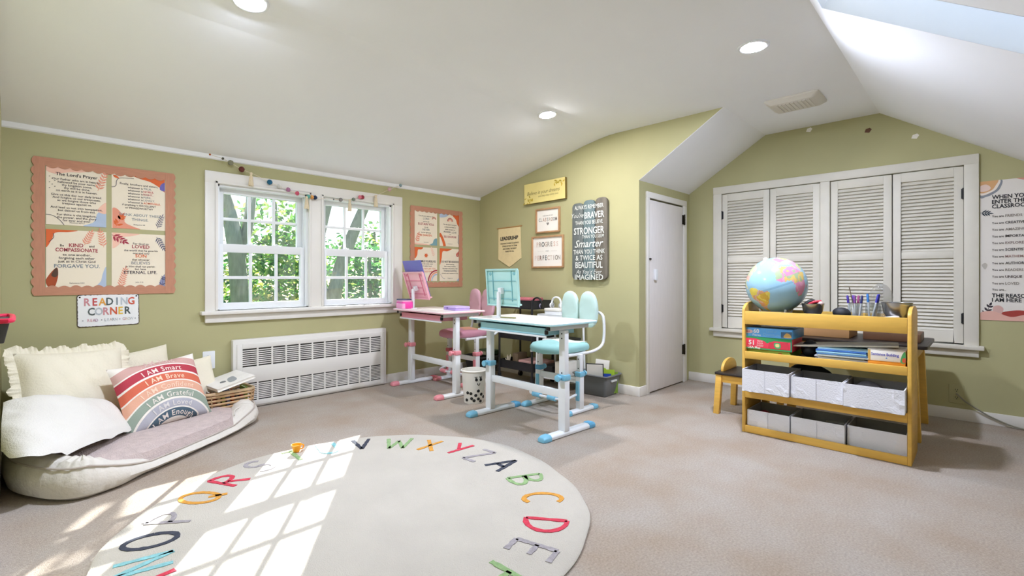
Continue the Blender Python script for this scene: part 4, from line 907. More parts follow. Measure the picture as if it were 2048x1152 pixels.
# rainbow pillow: print of concentric bands
def rainbow_material():
    m = bpy.data.materials.new('rainbow_print'); m.use_nodes = True; nt = m.node_tree; b = nt.nodes['Principled BSDF']
    tc = nt.nodes.new('ShaderNodeTexCoord'); mp = nt.nodes.new('ShaderNodeMapping'); mp.inputs['Location'].default_value = (0, .305, 0)
    sx = nt.nodes.new('ShaderNodeSeparateXYZ'); cb = nt.nodes.new('ShaderNodeCombineXYZ'); ln = nt.nodes.new('ShaderNodeVectorMath'); ln.operation = 'LENGTH'
    nt.links.new(tc.outputs['Object'], mp.inputs[0]); nt.links.new(mp.outputs[0], sx.inputs[0])
    nt.links.new(sx.outputs[0], cb.inputs[0]); nt.links.new(sx.outputs[1], cb.inputs[1]); nt.links.new(cb.outputs[0], ln.inputs[0])
    rp = nt.nodes.new('ShaderNodeValToRGB'); rp.color_ramp.interpolation = 'CONSTANT'
    edges = [(0, '#e6dfd6')]; r = .135
    for c in ('#4d6373', '#b3b3bd', '#94a294', '#e3ac92', '#d4694f', '#b43a4a', '#cda49c'):
        edges += [(r, c), (r + .047, '#ece6dd')]; r += .056
    els = rp.color_ramp.elements
    while len(els) < len(edges): els.new(.9)
    for e, (p, c) in zip(els, edges): e.position = min(p, .999); e.color = lin(c) + (1,)
    nt.links.new(ln.outputs[1], rp.inputs[0]); nt.links.new(rp.outputs[0], b.inputs['Base Color']); b.inputs['Roughness'].default_value = .85
    n3 = nt.nodes.new('ShaderNodeTexNoise'); n3.inputs['Scale'].default_value = 220; nt.links.new(tc.outputs['Object'], n3.inputs['Vector'])
    bp = nt.nodes.new('ShaderNodeBump'); bp.inputs['Strength'].default_value = .2; bp.inputs['Distance'].default_value = .005
    nt.links.new(n3.outputs['Fac'], bp.inputs['Height']); nt.links.new(bp.outputs[0], b.inputs['Normal'])
    return m
tp, sf = pillow('rainbow_pillow', 'square rainbow pillow lettered I AM SMART and I AM BRAVE', [rainbow_material()], .50, .42, .16, (.635, 3.655, .292), (R(66), R(-3), R(20)), 0, .006, n=40, seed=22)
def on_pillow(x, y):
    u = max(-.97, min(.97, x / .25)); v = max(-.97, min(.97, y / .21))
    for _ in range(6):
        p = sf(u, v, 1); u = max(-.99, min(.99, u + (x - p.x) / .25)); v = max(-.99, min(.99, v + (y - p.y) / .21))
    p = sf(u, v, 1); return (x, y, p.z + .0022)
b = MB()
for k, s in enumerate(('I AM Enough', 'I AM Loved', 'I AM Grateful', 'I AM Confident', 'I AM Brave', 'I AM Smart', 'I AM Kind')):
    rad = .135 + .056 * k + .0235
    vs, fs = text_geo(s, bold=.012, xs=1.0, space=1.12)
    sz = .044
    nv = []
    for x, y in vs:
        a = x * sz / rad; r_ = rad + y * sz
        nv.append(on_pillow(r_ * sin(a), r_ * cos(a) - .305))
    b.add(nv, fs, k)
b.build('lettering', [ink(c) for c in ('#e8ded6', '#dcd8d6', '#e6e0d6', '#f0d0b8', '#f4d0b4', '#f0d8d0', '#dcc0ba')], tp, weld=False)['kind'] = 'stuff'

# muslin throw draped from the pillows over the front of the pad
rows = [[(-.048,3.16,.232),(.025,2.945,.222),(.165,3.055,.190),(.46,3.495,.135)], [(-.048,3.23,.30),(.05,3.10,.285),(.21,3.20,.245),(.455,3.53,.165)], [(-.048,3.34,.345),(.09,3.30,.335),(.25,3.38,.285),(.44,3.57,.205)],
        [(-.045,3.45,.385),(.11,3.47,.375),(.26,3.53,.335),(.42,3.60,.245)], [(-.045,3.62,.36),(.12,3.63,.36),(.27,3.63,.325),(.41,3.635,.24)]]
fine = [crv(r_, 10, False) for r_ in rows]; cols_ = [crv([fine[j][i] for j in range(len(rows))], 9, False) for i in range(len(fine[0]))]
nu, nv = len(cols_) - 1, len(cols_[0]) - 1
def thr(a, c, s):
    i, j = round(a * nu), round(c * nv); p = cols_[i][j]
    q = Vector((p.x * 6, p.y * 6, 0)); edge = min(1, min(i, nu - i, j, nv - j) / 3)
    wz = .018 * mnoise.noise(q) + .022 * mnoise.noise(Vector((p.x * 9 + p.y * 5, p.y * 4 - p.x * 3, 3))) + .012 * mnoise.noise(Vector((p.x * 22 + p.y * 14, p.y * 6, 3)))
    return (p.x, p.y - s * .010 * (1 - edge) , p.z + wz + (.011 * edge ** .5) * s)
b = MB()
for s in (1, -1): b.grid(lambda a, c: thr(a, c, s), nu, nv)
o = b.build('muslin_throw', mat('white_gauze', '#dfdcd5', 0.92, 0.02, 6.0, 0.35, 130), None, smooth=True); tag(o, 'white muslin throw draped over the pillows and the pad at the left', 'blanket')

# basket of books next to the radiator
t = thing('book_basket', 'woven rattan basket full of books beside the radiator', 'basket', (1.03, 3.855, 0), (0, 0, R(4)))
RAT = mat('rattan', '#c2a079', 0.7, 0.15, 20.0)
def brect(z): k = .90 + .10 * z / .2; return [Vector((x * k, y * k, z)) for x, y in rrect(-.165, .165, -.115, .115, .05, 4)]
for i in range(8): MB().tube(brect(.010 + i * .026), .0085, 6, closed=True).build('strand', RAT, t, smooth=True)
MB().tube(brect(.214), .011, 8, closed=True).build('basket_rim', mat('rattan_pale', '#d8bd98', .7, .1, 20.0), t, smooth=True)
p0, p1 = brect(.0), brect(.21)
for i in range(0, len(p0), 2): MB().tube([p0[i] * 1.03, p1[i] * 1.04], .004, 5).build('stake', RAT, t)
MB().prism([tuple(p[:2]) for p in brect(.0)], .002, .008).build('basket_floor', RAT, t)
def book(label, w, d, h, col, loc, rot, group=None, name='book'):
    t = thing(name, label, 'book', loc, rot, group); cm = mat('book_' + col.lstrip('#'), col, .45, .06, 12.0)
    b = MB(); b.box(-w/2, w/2, -d/2, -d/2 + .003, 0, h); b.box(-w/2, w/2, d/2 - .003, d/2, 0, h); b.box(-w/2, -w/2 + .003, -d/2, d/2, 0, h); b.build('cover', cm, t)
    MB().box(-w/2 + .003, w/2 - .005, -d/2 + .003, d/2 - .003, .004, h - .004).build('pages', PAPER, t); return t
bl = ['dark green', 'brown', 'rust red', 'cream', 'lime green', 'blue', 'orange', 'black', 'red', 'green striped']
bc = ['#2f4a3c', '#6d4a2c', '#a8432c', '#e8d8b0', '#b5c25a', '#6a86c2', '#d8622c', '#23242a', '#c23848', '#8fbf3a']
for k in range(10):
    book('%s book standing in the rattan basket beside the radiator' % bl[k], .15, .018, .168 + .012 * ((k * 7) % 4), bc[k], (.90 + .029 * k, 3.865, .012), (0, R(2 - k % 3), R(86)), 'books in the rattan basket')
t = book('white picture book lying tilted on top of the basket', .25, .022, .32, '#e9e6e0', (1.065, 3.69, .275), (R(-90), R(-14), R(5)))
MB().prism([(q.x, q.z + .12) for q in crv([(-.02, 0, -.06), (.03, 0, -.05), (.045, 0, .06), (.0, 0, .04)], 5)], -.0125, -.0113, 'y').build('cover_art', mat('cover_art_grey', '#9ba0a4', .5), t)
MB().prism([(q.x, q.z + .12) for q in crv([(-.06, 0, .0), (-.03, 0, -.012), (-.025, 0, .02), (-.05, 0, .03)], 5)], -.0125, -.0113, 'y').build('cover_art', mat('cover_art_dark', '#6b6e70', .5), t)

# ================================================================== CHILDREN'S DESKS AND CHAIRS
def desk(label, loc, rotz, accent, acc_dark, tray, top_c, edge_c, stand_y, stand_tilt, group='adjustable kids desks'):
    AC = mat('accent_' + accent.lstrip('#'), accent, .4, .03); AD = mat('accent_' + acc_dark.lstrip('#'), acc_dark, .4, .03); TR = mat('tray_' + tray.lstrip('#'), tray, .45, .03)
    TOP = mat('desk_top_' + top_c.lstrip('#'), top_c, .3, .015); EDG = mat('desk_edge_' + edge_c.lstrip('#'), edge_c, .4, .02)
    t = thing('kids_desk', label, 'desk', loc, (0, 0, rotz), group); H = .722
    b = MB(); b.ring_loft([[(p[0], p[1], z) for p in rrect(-.185 + q, .285 - q, -.425 + q, .405 - q, .03)] for z, q in ((H - .016, .003), (H - .012, 0), (H - .003, 0))], 1)
    b.ring_loft([[(p[0], p[1], z) for p in rrect(-.185 + q, .285 - q, -.425 + q, .405 - q, .03)] for z, q in ((H - .003, 0), (H, .004))], 0)
    b.build('tabletop', [TOP, EDG], t, bevel=0)
    for s in (-1, 1):
        y = s * .365
        lg = MB().box(-.024, .024, y - .030, y + .030, .03, .375).build('leg', WHITE, t, bevel=.006)
        MB().box(-.020, .020, y - .025, y + .025, .37, H - .05).build('inner_post', WHITE, lg, bevel=.005)
        for z in (.40, .62, .65): MB().cyl((-.0215, y, z), (-.0185, y, z), .005, n=10).build('screw', BLACK, lg)
        cl_ = MB().box(-.030, .030, y - .036, y + .036, .352, .390).build('clamp_collar', AC, t, bevel=.008)
        b = MB(); b.cyl((-.030, y, .371), (-.055, y, .371), .010); b.lathe([(.001, 0), (.020, 0), (.023, .006), (.021, .014), (.012, .018), (.001, .018)], 16, M=Matrix.Translation((-.053, y, .371)) @ Matrix.Rotation(R(-90), 4, 'Y'))
        b.build('clamp_knob', AC, cl_, smooth=True)
        b = MB(); b.ring_loft([[(x, y + k * .030, z) for k, z in ((-1, .004), (-1, .022), (-.6, .034), (.6, .034), (1, .022), (1, .004))] for x in (-.155, .235)])
        ft = b.build('foot', WHITE, t, bevel=.003)
        for x0, x1 in ((-.215, -.145), (.225, .295)):
            b = MB(); e = x0 if x0 < 0 else x1; q = x1 if x0 < 0 else x0
            b.ring_loft([[(x, y + k * .034 * g, z * h + .001) for k, z in ((-1, 0), (-1, .024), (-.6, .038), (.6, .038), (1, .024), (1, 0))] for x, g, h in ((q, 1, 1), (e * .6 + q * .4, 1, .98), (e * .93 + q * .07, .85, .8), (e, .55, .45))])
            b.build('foot_cap', AC if x0 < 0 else AD, ft, bevel=.004)
        MB().box(-.145, .23, y - .018, y + .018, H - .046, H - .0165).build('top_bracket', mat('light_grey_metal', '#d2d5d8', .4), t, bevel=.003)
        for x in (-.148, .222): MB().box(x, x + .010, y - .016, y + .016, H - .044, H - .022).build('bracket_end', BLACK, t, bevel=.002)
    MB().box(-.012, .012, -.335, .335, .235, .285).build('crossbar', WHITE, t, bevel=.005)
    b = MB(); b.box(-.130, -.118, -.325, .325, H - .078, H - .034); b.box(.14, .15, -.325, .325, H - .078, H - .034); b.box(-.13, .15, -.325, -.315, H - .078, H - .034); b.box(-.13, .15, .315, .325, H - .078, H - .034); b.box(-.13, .15, -.325, .325, H - .081, H - .075)
    b.build('drawer_tray', TR, t, bevel=.004)
    MB().box(-.140, -.130, -.34, .34, H - .092, H - .080).build('tray_rail', WHITE, t, bevel=.002)
    for s in (-1, 1): MB().box(-.138, -.116, s * .332 - .008, s * .332 + .008, H - .072, H - .046).build('tray_stop', BLACK, t, bevel=.003)
    # reading stand: post and ribbed panel
    st = MB().box(-.060, -.036, stand_y - .014, stand_y + .014, H, H + .185).build('stand_post', WHITE, t, bevel=.008)
    MB().prism(rrect(-.078, -.018, stand_y - .05, stand_y + .05, .02), H, H + .006).build('stand_plate', WHITE, st, bevel=.002)
    pn = thing('reading_panel', None, None); pn.parent = t; pn.location = (-.010, stand_y, H + .215); pn.rotation_euler = (0, -R(stand_tilt), 0)
    pn_b = MB(); pn_b.prism(rrect(-.170, .170, -.135, .135, .018), 0, .010, 'x'); 
    o = pn_b.build('panel', TR if False else AC2[accent], pn, bevel=.003)
    bd = MB()
    for a0, a1, c0, c1 in ((-.170, .170, .123, .135), (-.170, .170, -.135, -.123), (-.170, -.158, -.135, .135), (.158, .170, -.135, .135)): bd.box(-.014, 0, a0, a1, c0, c1)
    bd.build('panel_lip', AC2[accent], pn, bevel=.003)
    rb = mat('rib_' + accent.lstrip('#'), {'#7fc0dc': '#7fb8c0', '#e8949e': '#d88098'}[accent], .5, .03)
    for a0, a1, c0, c1 in ((-.105, -.099, -.10, .12), (.099, .105, -.10, .12), (-.158, .158, .045, .050), (-.158, .158, -.085, -.080), (-.10, .10, -.025, -.020)):
        MB().box(-.006, 0, a0, a1, c0, c1).build('rib', rb, pn)
    for yy in (-.130, .130): MB().cyl((-.004, yy, .10), (.0, yy, .10), .012, n=12).build('boss', rb, pn)
    MB().box(-.036, -.002, -.018, .018, -.045, .0).build('hinge_block', WHITE, pn, bevel=.005)
    MB().box(.010, .035, -.160, .160, -.130, -.118).build('page_ledge', AC2[accent], pn, bevel=.003)
    return t
AC2 = {'#7fc0dc': mat('mint_panel', '#b2dcd8', .35, .03), '#e8949e': mat('pink_panel', '#f0b6c2', .35, .03)}
DB, DP = (2.463, 2.280, 0), (2.633, 3.570, 0)
desk_blue = desk('light blue adjustable kids desk nearest the camera, with a mint reading stand', DB, R(-3.2), '#7fc0dc', '#5b9fc4', '#9fd0dc', '#efe9e2', '#b3dbe0', .215, 4)
desk_pink = desk('pink adjustable kids desk by the window wall, with a tilted pink reading stand', DP, R(-3.2), '#e8949e', '#d4707e', '#dc94a4', '#f0e6e4', '#f0c4cc', .255, 18)

def chair(label, loc, rotz, seat_c, seat_c2, accent, acc_dark, back_c, group='kids chairs behind the desks'):
    AC = mat('accent_' + accent.lstrip('#'), accent, .4, .03); AD = mat('accent_' + acc_dark.lstrip('#'), acc_dark, .4, .03)
    SE = mat('seat_' + seat_c.lstrip('#'), seat_c, .75, .03); SE2 = mat('seat2_' + seat_c2.lstrip('#'), seat_c2, .75, .03); BK = mat('back_' + back_c.lstrip('#'), back_c, .75, .03)
    t = thing('kids_chair', label, 'chair', loc, (0, 0, rotz), group)
    out = [tuple(p)[:2] for p in crv([(-.215, 0, 0), (-.19, .13, 0), (-.08, .195, 0), (.08, .19, 0), (.185, .15, 0), (.205, 0, 0), (.185, -.15, 0), (.08, -.19, 0), (-.08, -.195, 0), (-.19, -.13, 0)], 4)]
    b = MB(); b.ring_loft([[(p[0] * k, p[1] * k, z - .012 * (1 - abs(p[1]) / .2)) for p in out] for k, z in ((.86, .445), (.97, .452), (1.0, .468), (.985, .488), (.93, .503), (.75, .510), (.4, .506), (.1, .504))])
    b.build('seat', SE, t, smooth=True)
    b = MB(); b.grid(lambda a, c: (.02 + .175 * a - .0, (-.15 + .30 * c) * (1 - .15 * a), .5135 - .012 * (1 - abs(-.15 + .3*c) / .2) - .004 * abs(a - .5)), 4, 6); b.build('seat_patch', SE2, t, smooth=True)
    for s in (-1, 1):
        y = s * .093                                           # two backrest lobes
        b = MB(); lob = [tuple(p)[:2] for p in crv([(0, .145, 0), (.058, .120, 0), (.088, .03, 0), (.084, -.08, 0), (.054, -.135, 0), (0, -.145, 0), (-.054, -.135, 0), (-.084, -.08, 0), (-.088, .03, 0), (-.058, .120, 0)], 4)]
        b.ring_loft([[(x + .9 * p[0] ** 2, y + p[0] * k, .755 + p[1] * k) for p in lob] for k, x in ((.5, .232), (.85, .228), (.97, .236), (1, .248), (.96, .260), (.5, .268))]); b.build('backrest', BK, t, smooth=True)
        yy = s * .205
        MB().box(-.024, .024, yy - .022, yy + .022, .03, .30).build('leg', WHITE, t, bevel=.005)
        lg = MB().box(-.019, .019, yy - .017, yy + .017, .29, .435).build('inner_post', WHITE, t, bevel=.004)
        for z in (.33, .40): MB().cyl((-.021, yy, z), (-.018, yy, z), .0045, n=10).build('screw', BLACK, lg)
        co = MB().box(-.030, .030, yy - .028, yy + .028, .268, .306).build('clamp_collar', AD if s > 0 else AC, t, bevel=.007)
        b = MB(); b.cyl((.030, yy, .287), (.052, yy, .287), .009); b.lathe([(.001, 0), (.018, 0), (.021, .006), (.018, .014), (.001, .016)], 16, M=Matrix.Translation((.050, yy, .287)) @ Matrix.Rotation(R(90), 4, 'Y')); b.build('clamp_knob', AC, co, smooth=True)
        b = MB(); b.ring_loft([[(x, yy + k * .026, z) for k, z in ((-1, .004), (-1, .020), (-.6, .031), (.6, .031), (1, .020), (1, .004))] for x in (-.13, .15)]); ft = b.build('foot', WHITE, t, bevel=.003)
        for q, e in ((-.12, -.195), (.14, .205)):
            b = MB(); b.ring_loft([[(x, yy + k * .030 * g, z * h + .001) for k, z in ((-1, 0), (-1, .022), (-.6, .035), (.6, .035), (1, .022), (1, 0))] for x, g, h in ((q, 1, 1), (e * .6 + q * .4, 1, .98), (e * .93 + q * .07, .85, .8), (e, .55, .45))]); b.build('foot_cap', AC, ft, bevel=.004)
        MB().box(-.034, -.024, yy - .016, yy + .016, .09, .235).build('footrest_clip', AC, t, bevel=.004)
        b = MB(); b.tube(crv([(-.12, yy * .92, .432), (.05, yy * .92, .432), (.19, yy * .95, .440), (.275, yy, .475), (.305, yy, .54), (.305, yy, .66), (.300, yy * .9, .72), (.290, yy * .5, .745)], 6, False), .0115, 10); b.build('back_tube', WHITE, t, smooth=True)
    MB().tube([(.290, -.12, .746), (.290, .12, .746)], .011, 10).build('back_bar', WHITE, t, smooth=True)
    MB().box(.268, .296, -.10, .10, .715, .775).build('back_plate', mat('chair_plate', '#8d9496', .4), t, bevel=.003)
    MB().box(-.012, .012, -.195, .195, .215, .258).build('crossbar', WHITE, t, bevel=.004)
    MB().box(-.10, .10, -.185, .185, .432, .446).build('seat_plate', WHITE, t, bevel=.003)
    fr = MB().tube(crv([(-.03, -.195, .135), (-.12, -.185, .118), (-.165, -.12, .112), (-.165, .12, .112), (-.12, .185, .118), (-.03, .195, .135)], 5, False), .010, 8).build('footrest', WHITE, t, smooth=True)
    for y0, y1 in ((-.11, -.035), (.045, .12)): MB().tube([(-.165, y0, .112), (-.165, y1, .112)], .020, 10).build('footrest_grip', AC, fr, smooth=True)
    return t
chair('mint blue kids chair behind the light blue desk', (2.955, 2.365, 0), R(-2), '#98c8c8', '#dce8da', '#7fc0dc', '#5b9fc4', '#c8e2dc')
chair('pink kids chair behind the pink desk in the room corner', (3.05, 3.645, 0), R(0), '#c890a4', '#e0a890', '#e8949e', '#d4707e', '#dcb0bc')

# things lying on the desks
t = thing('pencil_case', 'hot pink plastic pencil case on the left end of the pink desk', 'case', (2.555, 3.900, .7225), (0, 0, R(-12)))
HP = mat('hot_pink_plastic', '#e845a4', .35, .05); LP = mat('pale_pink_plastic', '#f4a8d0', .35, .04)
MB().prism(rrect(-.055, .055, -.085, .085, .02), 0, .062).build('case_body', HP, t, bevel=.006); MB().prism(rrect(-.056, -.015, -.086, .086, .018), .0, .050).build('case_front', LP, t, bevel=.004)
MB().prism(rrect(-.052, .052, -.080, .080, .018), .062, .076).build('case_lid', LP, t, bevel=.004)
o = MB().prism(rrect(-.045, .045, -.06, .06, .006), 0, .012).build('small_notebook', mat('slate_cover', '#5a6078', .4)); o.location = (2.555, 3.905, .7990); o.rotation_euler = (0, 0, R(10)); tag(o, 'small slate notebook on top of the hot pink pencil case', 'notebook')
t = thing('purple_pencil_box', 'flat lilac pencil box on the right half of the pink desk', 'case', (2.755, 3.375, .7225), (0, 0, R(-12)))
LI = mat('lilac_plastic', '#b9a0e0', .4, .04); MB().prism(rrect(-.075, .075, -.12, .12, .015), 0, .016).build('box_base', LI, t, bevel=.003); MB().prism(rrect(-.076, .076, -.121, .121, .015), .0175, .034).build('box_lid', mat('lilac_lid', '#c8b4ea', .4, .03), t, bevel=.004); MB().box(-.0775, -.074, .02, .05, .010, .024).build('box_latch', mat('lilac_dark', '#7d64b8', .4), t)
o = MB().prism([(-.105, -.15), (.105, -.15), (.105, .15), (-.105, .15)], 0, .0015).build('paper_sheet', PAPER); o.location = (2.655, 3.60, .7225); o.rotation_euler = (0, 0, R(8)); tag(o, 'loose white paper on the pink desk', 'paper')
# purple tablet leaning over the top of the pink stand
t = thing('purple_tablet', 'purple tablet case resting upright on the tilted pink reading stand', 'tablet', (2.6835, 3.8228, .831), (0, R(-18), R(-3.2)))
MB().prism(rrect(-.160, .160, .002, .355, .010), .001, .011, 'x').build('tablet_case', mat('violet_case', '#6a66b8', .4, .04), t, bevel=.003); MB().prism(rrect(-.15, .15, .012, .345, .006), .0105, .0122, 'x').build('tablet_screen', BLACK, t)
t = thing('activity_sheet', 'cream paper sheet spread on the light blue desk', 'paper', (2.49, 2.13, .7225), (0, 0, R(-8)))
MB().prism([(-.13, -.22), (.14, -.23), (.13, .20), (-.12, .21)], 0, .0012).build('sheet', CREAM, t); 
o = MB().tube([(2.395, 2.445, .7275), (2.43, 2.33, .7275)], [.004, .004], 8).build('pencil', mat('olive_pencil', '#7a7a3a', .5)); tag(o, 'olive pencil on the light blue desk beside the stand post', 'pencil')

# bin with bubble print
t = thing('bubble_cup_bin', 'white cup shaped bin with black dots between the desks', 'bin', (2.60, 2.965, 0))
BW = mat('bin_white', '#eceae4', .35, .02)
MB().lathe([(.001, 0), (.078, 0), (.080, .004), (.100, .250), (.104, .252), (.104, .264), (.098, .266), (.096, .255), (.076, .008), (.001, .008)], 40).build('bin_body', BW, t, smooth=True)
MB().tube([(.1035 * cos(2*pi*k/40), .1035 * sin(2*pi*k/40), .259) for k in range(40)], .0055, 6, closed=True).build('bin_rim', BW, t, smooth=True)
def on_bin(a, z, r): return Matrix.Rotation(a, 4, 'Z') @ Matrix.Translation((.0802 + .0805 * z + .0010, 0, z)) @ Matrix.Rotation(R(90 - 4.5), 4, 'Y')
ca = math.atan2(-2.965, -2.60)
for a, z in ((-.28, .085), (-.22, .045), (.02, .028), (.18, .070), (.42, .105), (.45, .040), (.75, .075), (.70, .02), (-.75, .03), (-.6, .09), (1.1, .05)):
    MB().lathe([(.001, .0025), (.0115, .0015), (.013, -.003)], 14, M=on_bin(ca + a, z, 0), caps=False).build('dot', BLACK, t)
for a, z, s in ((.22, .195, 1), (.62, .195, 1)):
    b = MB(); b.lathe([(.001, .0022), (.011, .0012), (.012, -.003)], 14, M=on_bin(ca + a, z, 0), caps=False)
    b.build('eye', BLACK, t)
    for k in (-1, 0, 1): MB().tube([on_bin(ca + a + .05 * k - .03, z + .010, 0) @ Vector((0, 0, .001)), on_bin(ca + a + .09 * k - .06, z + .026, 0) @ Vector((0, 0, .001))], .0018, 5).build('eyelash', BLACK, t)
MB().tube([on_bin(ca + .42 + .11 * cos(q), .168 + .018 * sin(q), 0) @ Vector((0, 0, .001)) for q in [pi + pi * k / 8 for k in range(9)]], .0028, 6).build('smile', BLACK, t)

# ------------------------------------------------------------------ black utility cart, headphones and white cart against the corner wall
t = thing('utility_cart', 'black three-tier utility cart behind the light blue desk', 'cart', (3.48, 3.20, 0))
BM = mat('black_powder_coat', '#222224', .45, .1)
for z in (.135, .425, .72):
    b = MB(); x0, x1, y0, y1 = -.145, .145, -.225, .225
    b.box(x0, x1, y0, y1, z - .006, z); b.box(x0, x0 + .006, y0, y1, z, z + .075); b.box(x1 - .006, x1, y0, y1, z, z + .075); b.box(x0, x1, y0, y0 + .006, z, z + .075); b.box(x0, x1, y1 - .006, y1, z, z + .075)
    b.build('tray', BM, t, bevel=.003)
for x in (-.15, .15):
    for y in (-.215, .215):
        MB().tube([(x, y, .07), (x, y, .80)], .0105, 8).build('post', BM, t, smooth=True)
        c_ = MB().cyl((x, y - .012, .026), (x, y + .012, .026), .025, n=16).build('caster', BLACK, t, smooth=True)
        MB().box(x - .010, x + .010, y - .016, y + .016, .045, .075).build('caster_fork', BM, c_)
MB().tube([(-.15, .215, .80), (-.15, .225, .83), (.15, .225, .83), (.15, .215, .80)], .010, 8).build('push_handle', BM, t, smooth=True)
def box_thing(name, label, cat, dims, loc, rotz, m, lid=None, group=None, bevel=.004):
    t = thing(name, label, cat, loc, (0, 0, rotz), group); w, d, h = dims
    MB().box(-w/2, w/2, -d/2, d/2, 0, h if not lid else h * .7).build('box_body', m, t, bevel=bevel)
    if lid: MB().box(-w/2 - .003, w/2 + .003, -d/2 - .003, d/2 + .003, h * .7 + .0005, h).build('box_lid', lid, t, bevel=bevel)
    return t
def stack(name, label, cat, dims, loc, rotz, cols, group=None, jit=.012):
    w, d, h = dims; t = thing(name, label, cat, loc, (0, 0, rotz), group); k = len(cols)
    for i, c in enumerate(cols):
        a, e = random.uniform(-jit, jit), random.uniform(-jit, jit)
        MB().box(-w/2 + a, w/2 + a, -d/2 + e, d/2 + e, h * i / k + .0003, h * (i + 1) / k - .0003).build('sheet_bundle', mat('stack_' + c.lstrip('#'), c, .6, .06, 15.0), t, bevel=.0015)
    return t
stack('pink_folder_pile', 'pile of pink folders in the top tray of the black cart', 'folder', (.22, .30, .095), (3.48, 3.22, .7205), .1, ['#b8707c', '#c8606c', '#d88890', '#c87078'])
stack('paper_pile', 'white papers in the middle tray of the black cart', 'paper', (.22, .30, .080), (3.48, 3.15, .4255), -.05, ['#d8d8d4', '#c0c4c4', '#e4e2dc'])
stack('pale_pink_paper_pile', 'pale pink papers in the bottom tray of the black cart', 'paper', (.22, .26, .085), (3.48, 3.08, .1355), .06, ['#e0b8b0', '#e8ccc4', '#d8a8a0'])
box_thing('brown_craft_box', 'small brown box standing in the bottom tray of the black cart', 'box', (.15, .07, .13), (3.50, 3.30, .1355), .1, mat('kraft_brown', '#8a745c', .7))
t = thing('craft_stick_bundle', 'bundle of pale craft sticks in the bottom tray of the black cart', 'craft sticks', (3.39, 3.345, .136))
for k in range(9): MB().tube([(random.uniform(-.015, .015), random.uniform(-.02, .02), 0), (random.uniform(-.03, .03), random.uniform(-.05, .04), random.uniform(.08, .13))], .0045, 6).build('craft_stick', mat('craft_wood', '#e0d4bc', .7), t)
def headphones(label, loc, rotz, m, pad):
    t = thing('headphones', label, 'headphones', loc, (0, 0, rotz), 'headphones on the storage behind the blue desk'); t.scale = (.62, .62, .62)
    MB().tube(crv([(0, -.075, .035), (0, -.080, .085), (0, -.055, .140), (0, 0, .162), (0, .055, .140), (0, .080, .085), (0, .075, .035)], 5, False), .013, 10, flat=1.4).build('headband', m, t, smooth=True)
    for s in (-1, 1):
        b = MB(); b.lathe([(.001, 0), (.036, 0), (.040, .008), (.036, .022), (.001, .024)], 20, M=Matrix.Translation((0, s * .078, .040)) @ Matrix.Rotation(R(-90 * s), 4, 'X')); c_ = b.build('ear_cup', m, t, smooth=True)
        b = MB(); b.tube([Vector((.028 * cos(q), s * .066, .040 + .028 * sin(q))) for q in [2*pi*k/16 for k in range(16)]], .011, 8, closed=True); b.build('ear_pad', pad, c_, smooth=True)
# white three-shelf cart
t = thing('white_shelf_cart', 'white slim shelf cart behind the mint blue chair', 'cart', (3.50, 2.785, 0))
for z in (.10, .36, .645):
    b = MB(); b.box(-.13, .13, -.17, .17, z - .01, z); b.box(-.13, -.124, -.17, .17, z, z + .03); b.box(.124, .13, -.17, .17, z, z + .03); b.box(-.13, .13, -.17, -.164, z, z + .03); b.box(-.13, .13, .164, .17, z, z + .03); b.build('shelf', WHITE, t, bevel=.002)
for x in (-.125, .125):
    for y in (-.165, .165): MB().tube([(x * 1.12, y * 1.06, .0), (x, y, .665)], .010, 8).build('post', WHITE, t, smooth=True)
box_thing('white_storage_box', 'white storage box on top of the white shelf cart', 'box', (.16, .17, .085), (3.46, 2.79, .646), .05, WHITE, PAPER)
box_thing('black_organizer_box', 'black organizer box on the middle shelf of the white cart', 'box', (.20, .14, .10), (3.50, 2.70, .361), .0, CHAR, BLACK)
stack('book_pile', 'blue and white books lying on the middle shelf of the white cart', 'book', (.18, .11, .085), (3.50, 2.865, .361), .1, ['#3a4aa0', '#e4e4e4', '#8a8fa8', '#f0f0f0'])
box_thing('white_paper_ream', 'white paper ream box on the bottom shelf of the white cart', 'box', (.20, .14, .15), (3.50, 2.70, .101), .0, PAPER)
box_thing('black_wire_basket', 'black basket on the bottom shelf of the white cart', 'basket', (.20, .13, .10), (3.50, 2.865, .101), .0, BLACK)
headphones('black headphones standing on the top shelf of the black cart end', (3.43, 3.01, .7205), R(10), BLACK, mat('lavender_pad', '#a8a0b8', .6))
headphones('white headphones standing on the white storage box', (3.46, 2.80, .7315), R(5), WHITE, mat('grey_pad', '#9a9c9e', .6))
o = MB().box(0, .010, -.07, .07, 0, .28).build('white_board_card', PAPER); o.location = (3.60, 2.42, .003); o.rotation_euler = (0, R(8), 0); tag(o, 'white board card standing behind the grey tub', 'board')

# grey tub with folders
def tub(label, loc, rotz, w, d, h, m, name='storage_tub'):
    t = thing(name, label, 'tub', loc, (0, 0, rotz))
    R_ = lambda k, z, q=0: [(p[0], p[1], z) for p in rrect(-w/2*k + q, w/2*k - q, -d/2*k + q, d/2*k - q, .02)]
    MB().ring_loft([R_(.82, .004), R_(1.0, h), R_(1.0, h, .006), R_(.82, .010, .006)]).build('tub_body', m, t, bevel=.003)
    MB().tube([Vector((p[0], p[1], h)) for p in rrect(-w/2 - .004, w/2 + .004, -d/2 - .004, d/2 + .004, .022)], .008, 6, closed=True).build('tub_rim', m, t, smooth=True)
    return t
t = tub('grey plastic tub with folders at the foot of the corner wall', (3.545, 2.415, 0), R(2), .245, .34, .175, GREY)
for s in (-1, 1): MB().prism(rrect(-.045, .045, .125, .140, .007), s * .170 - .004, s * .170 + .004, 'y').build('handle_slot', WHITE, t)
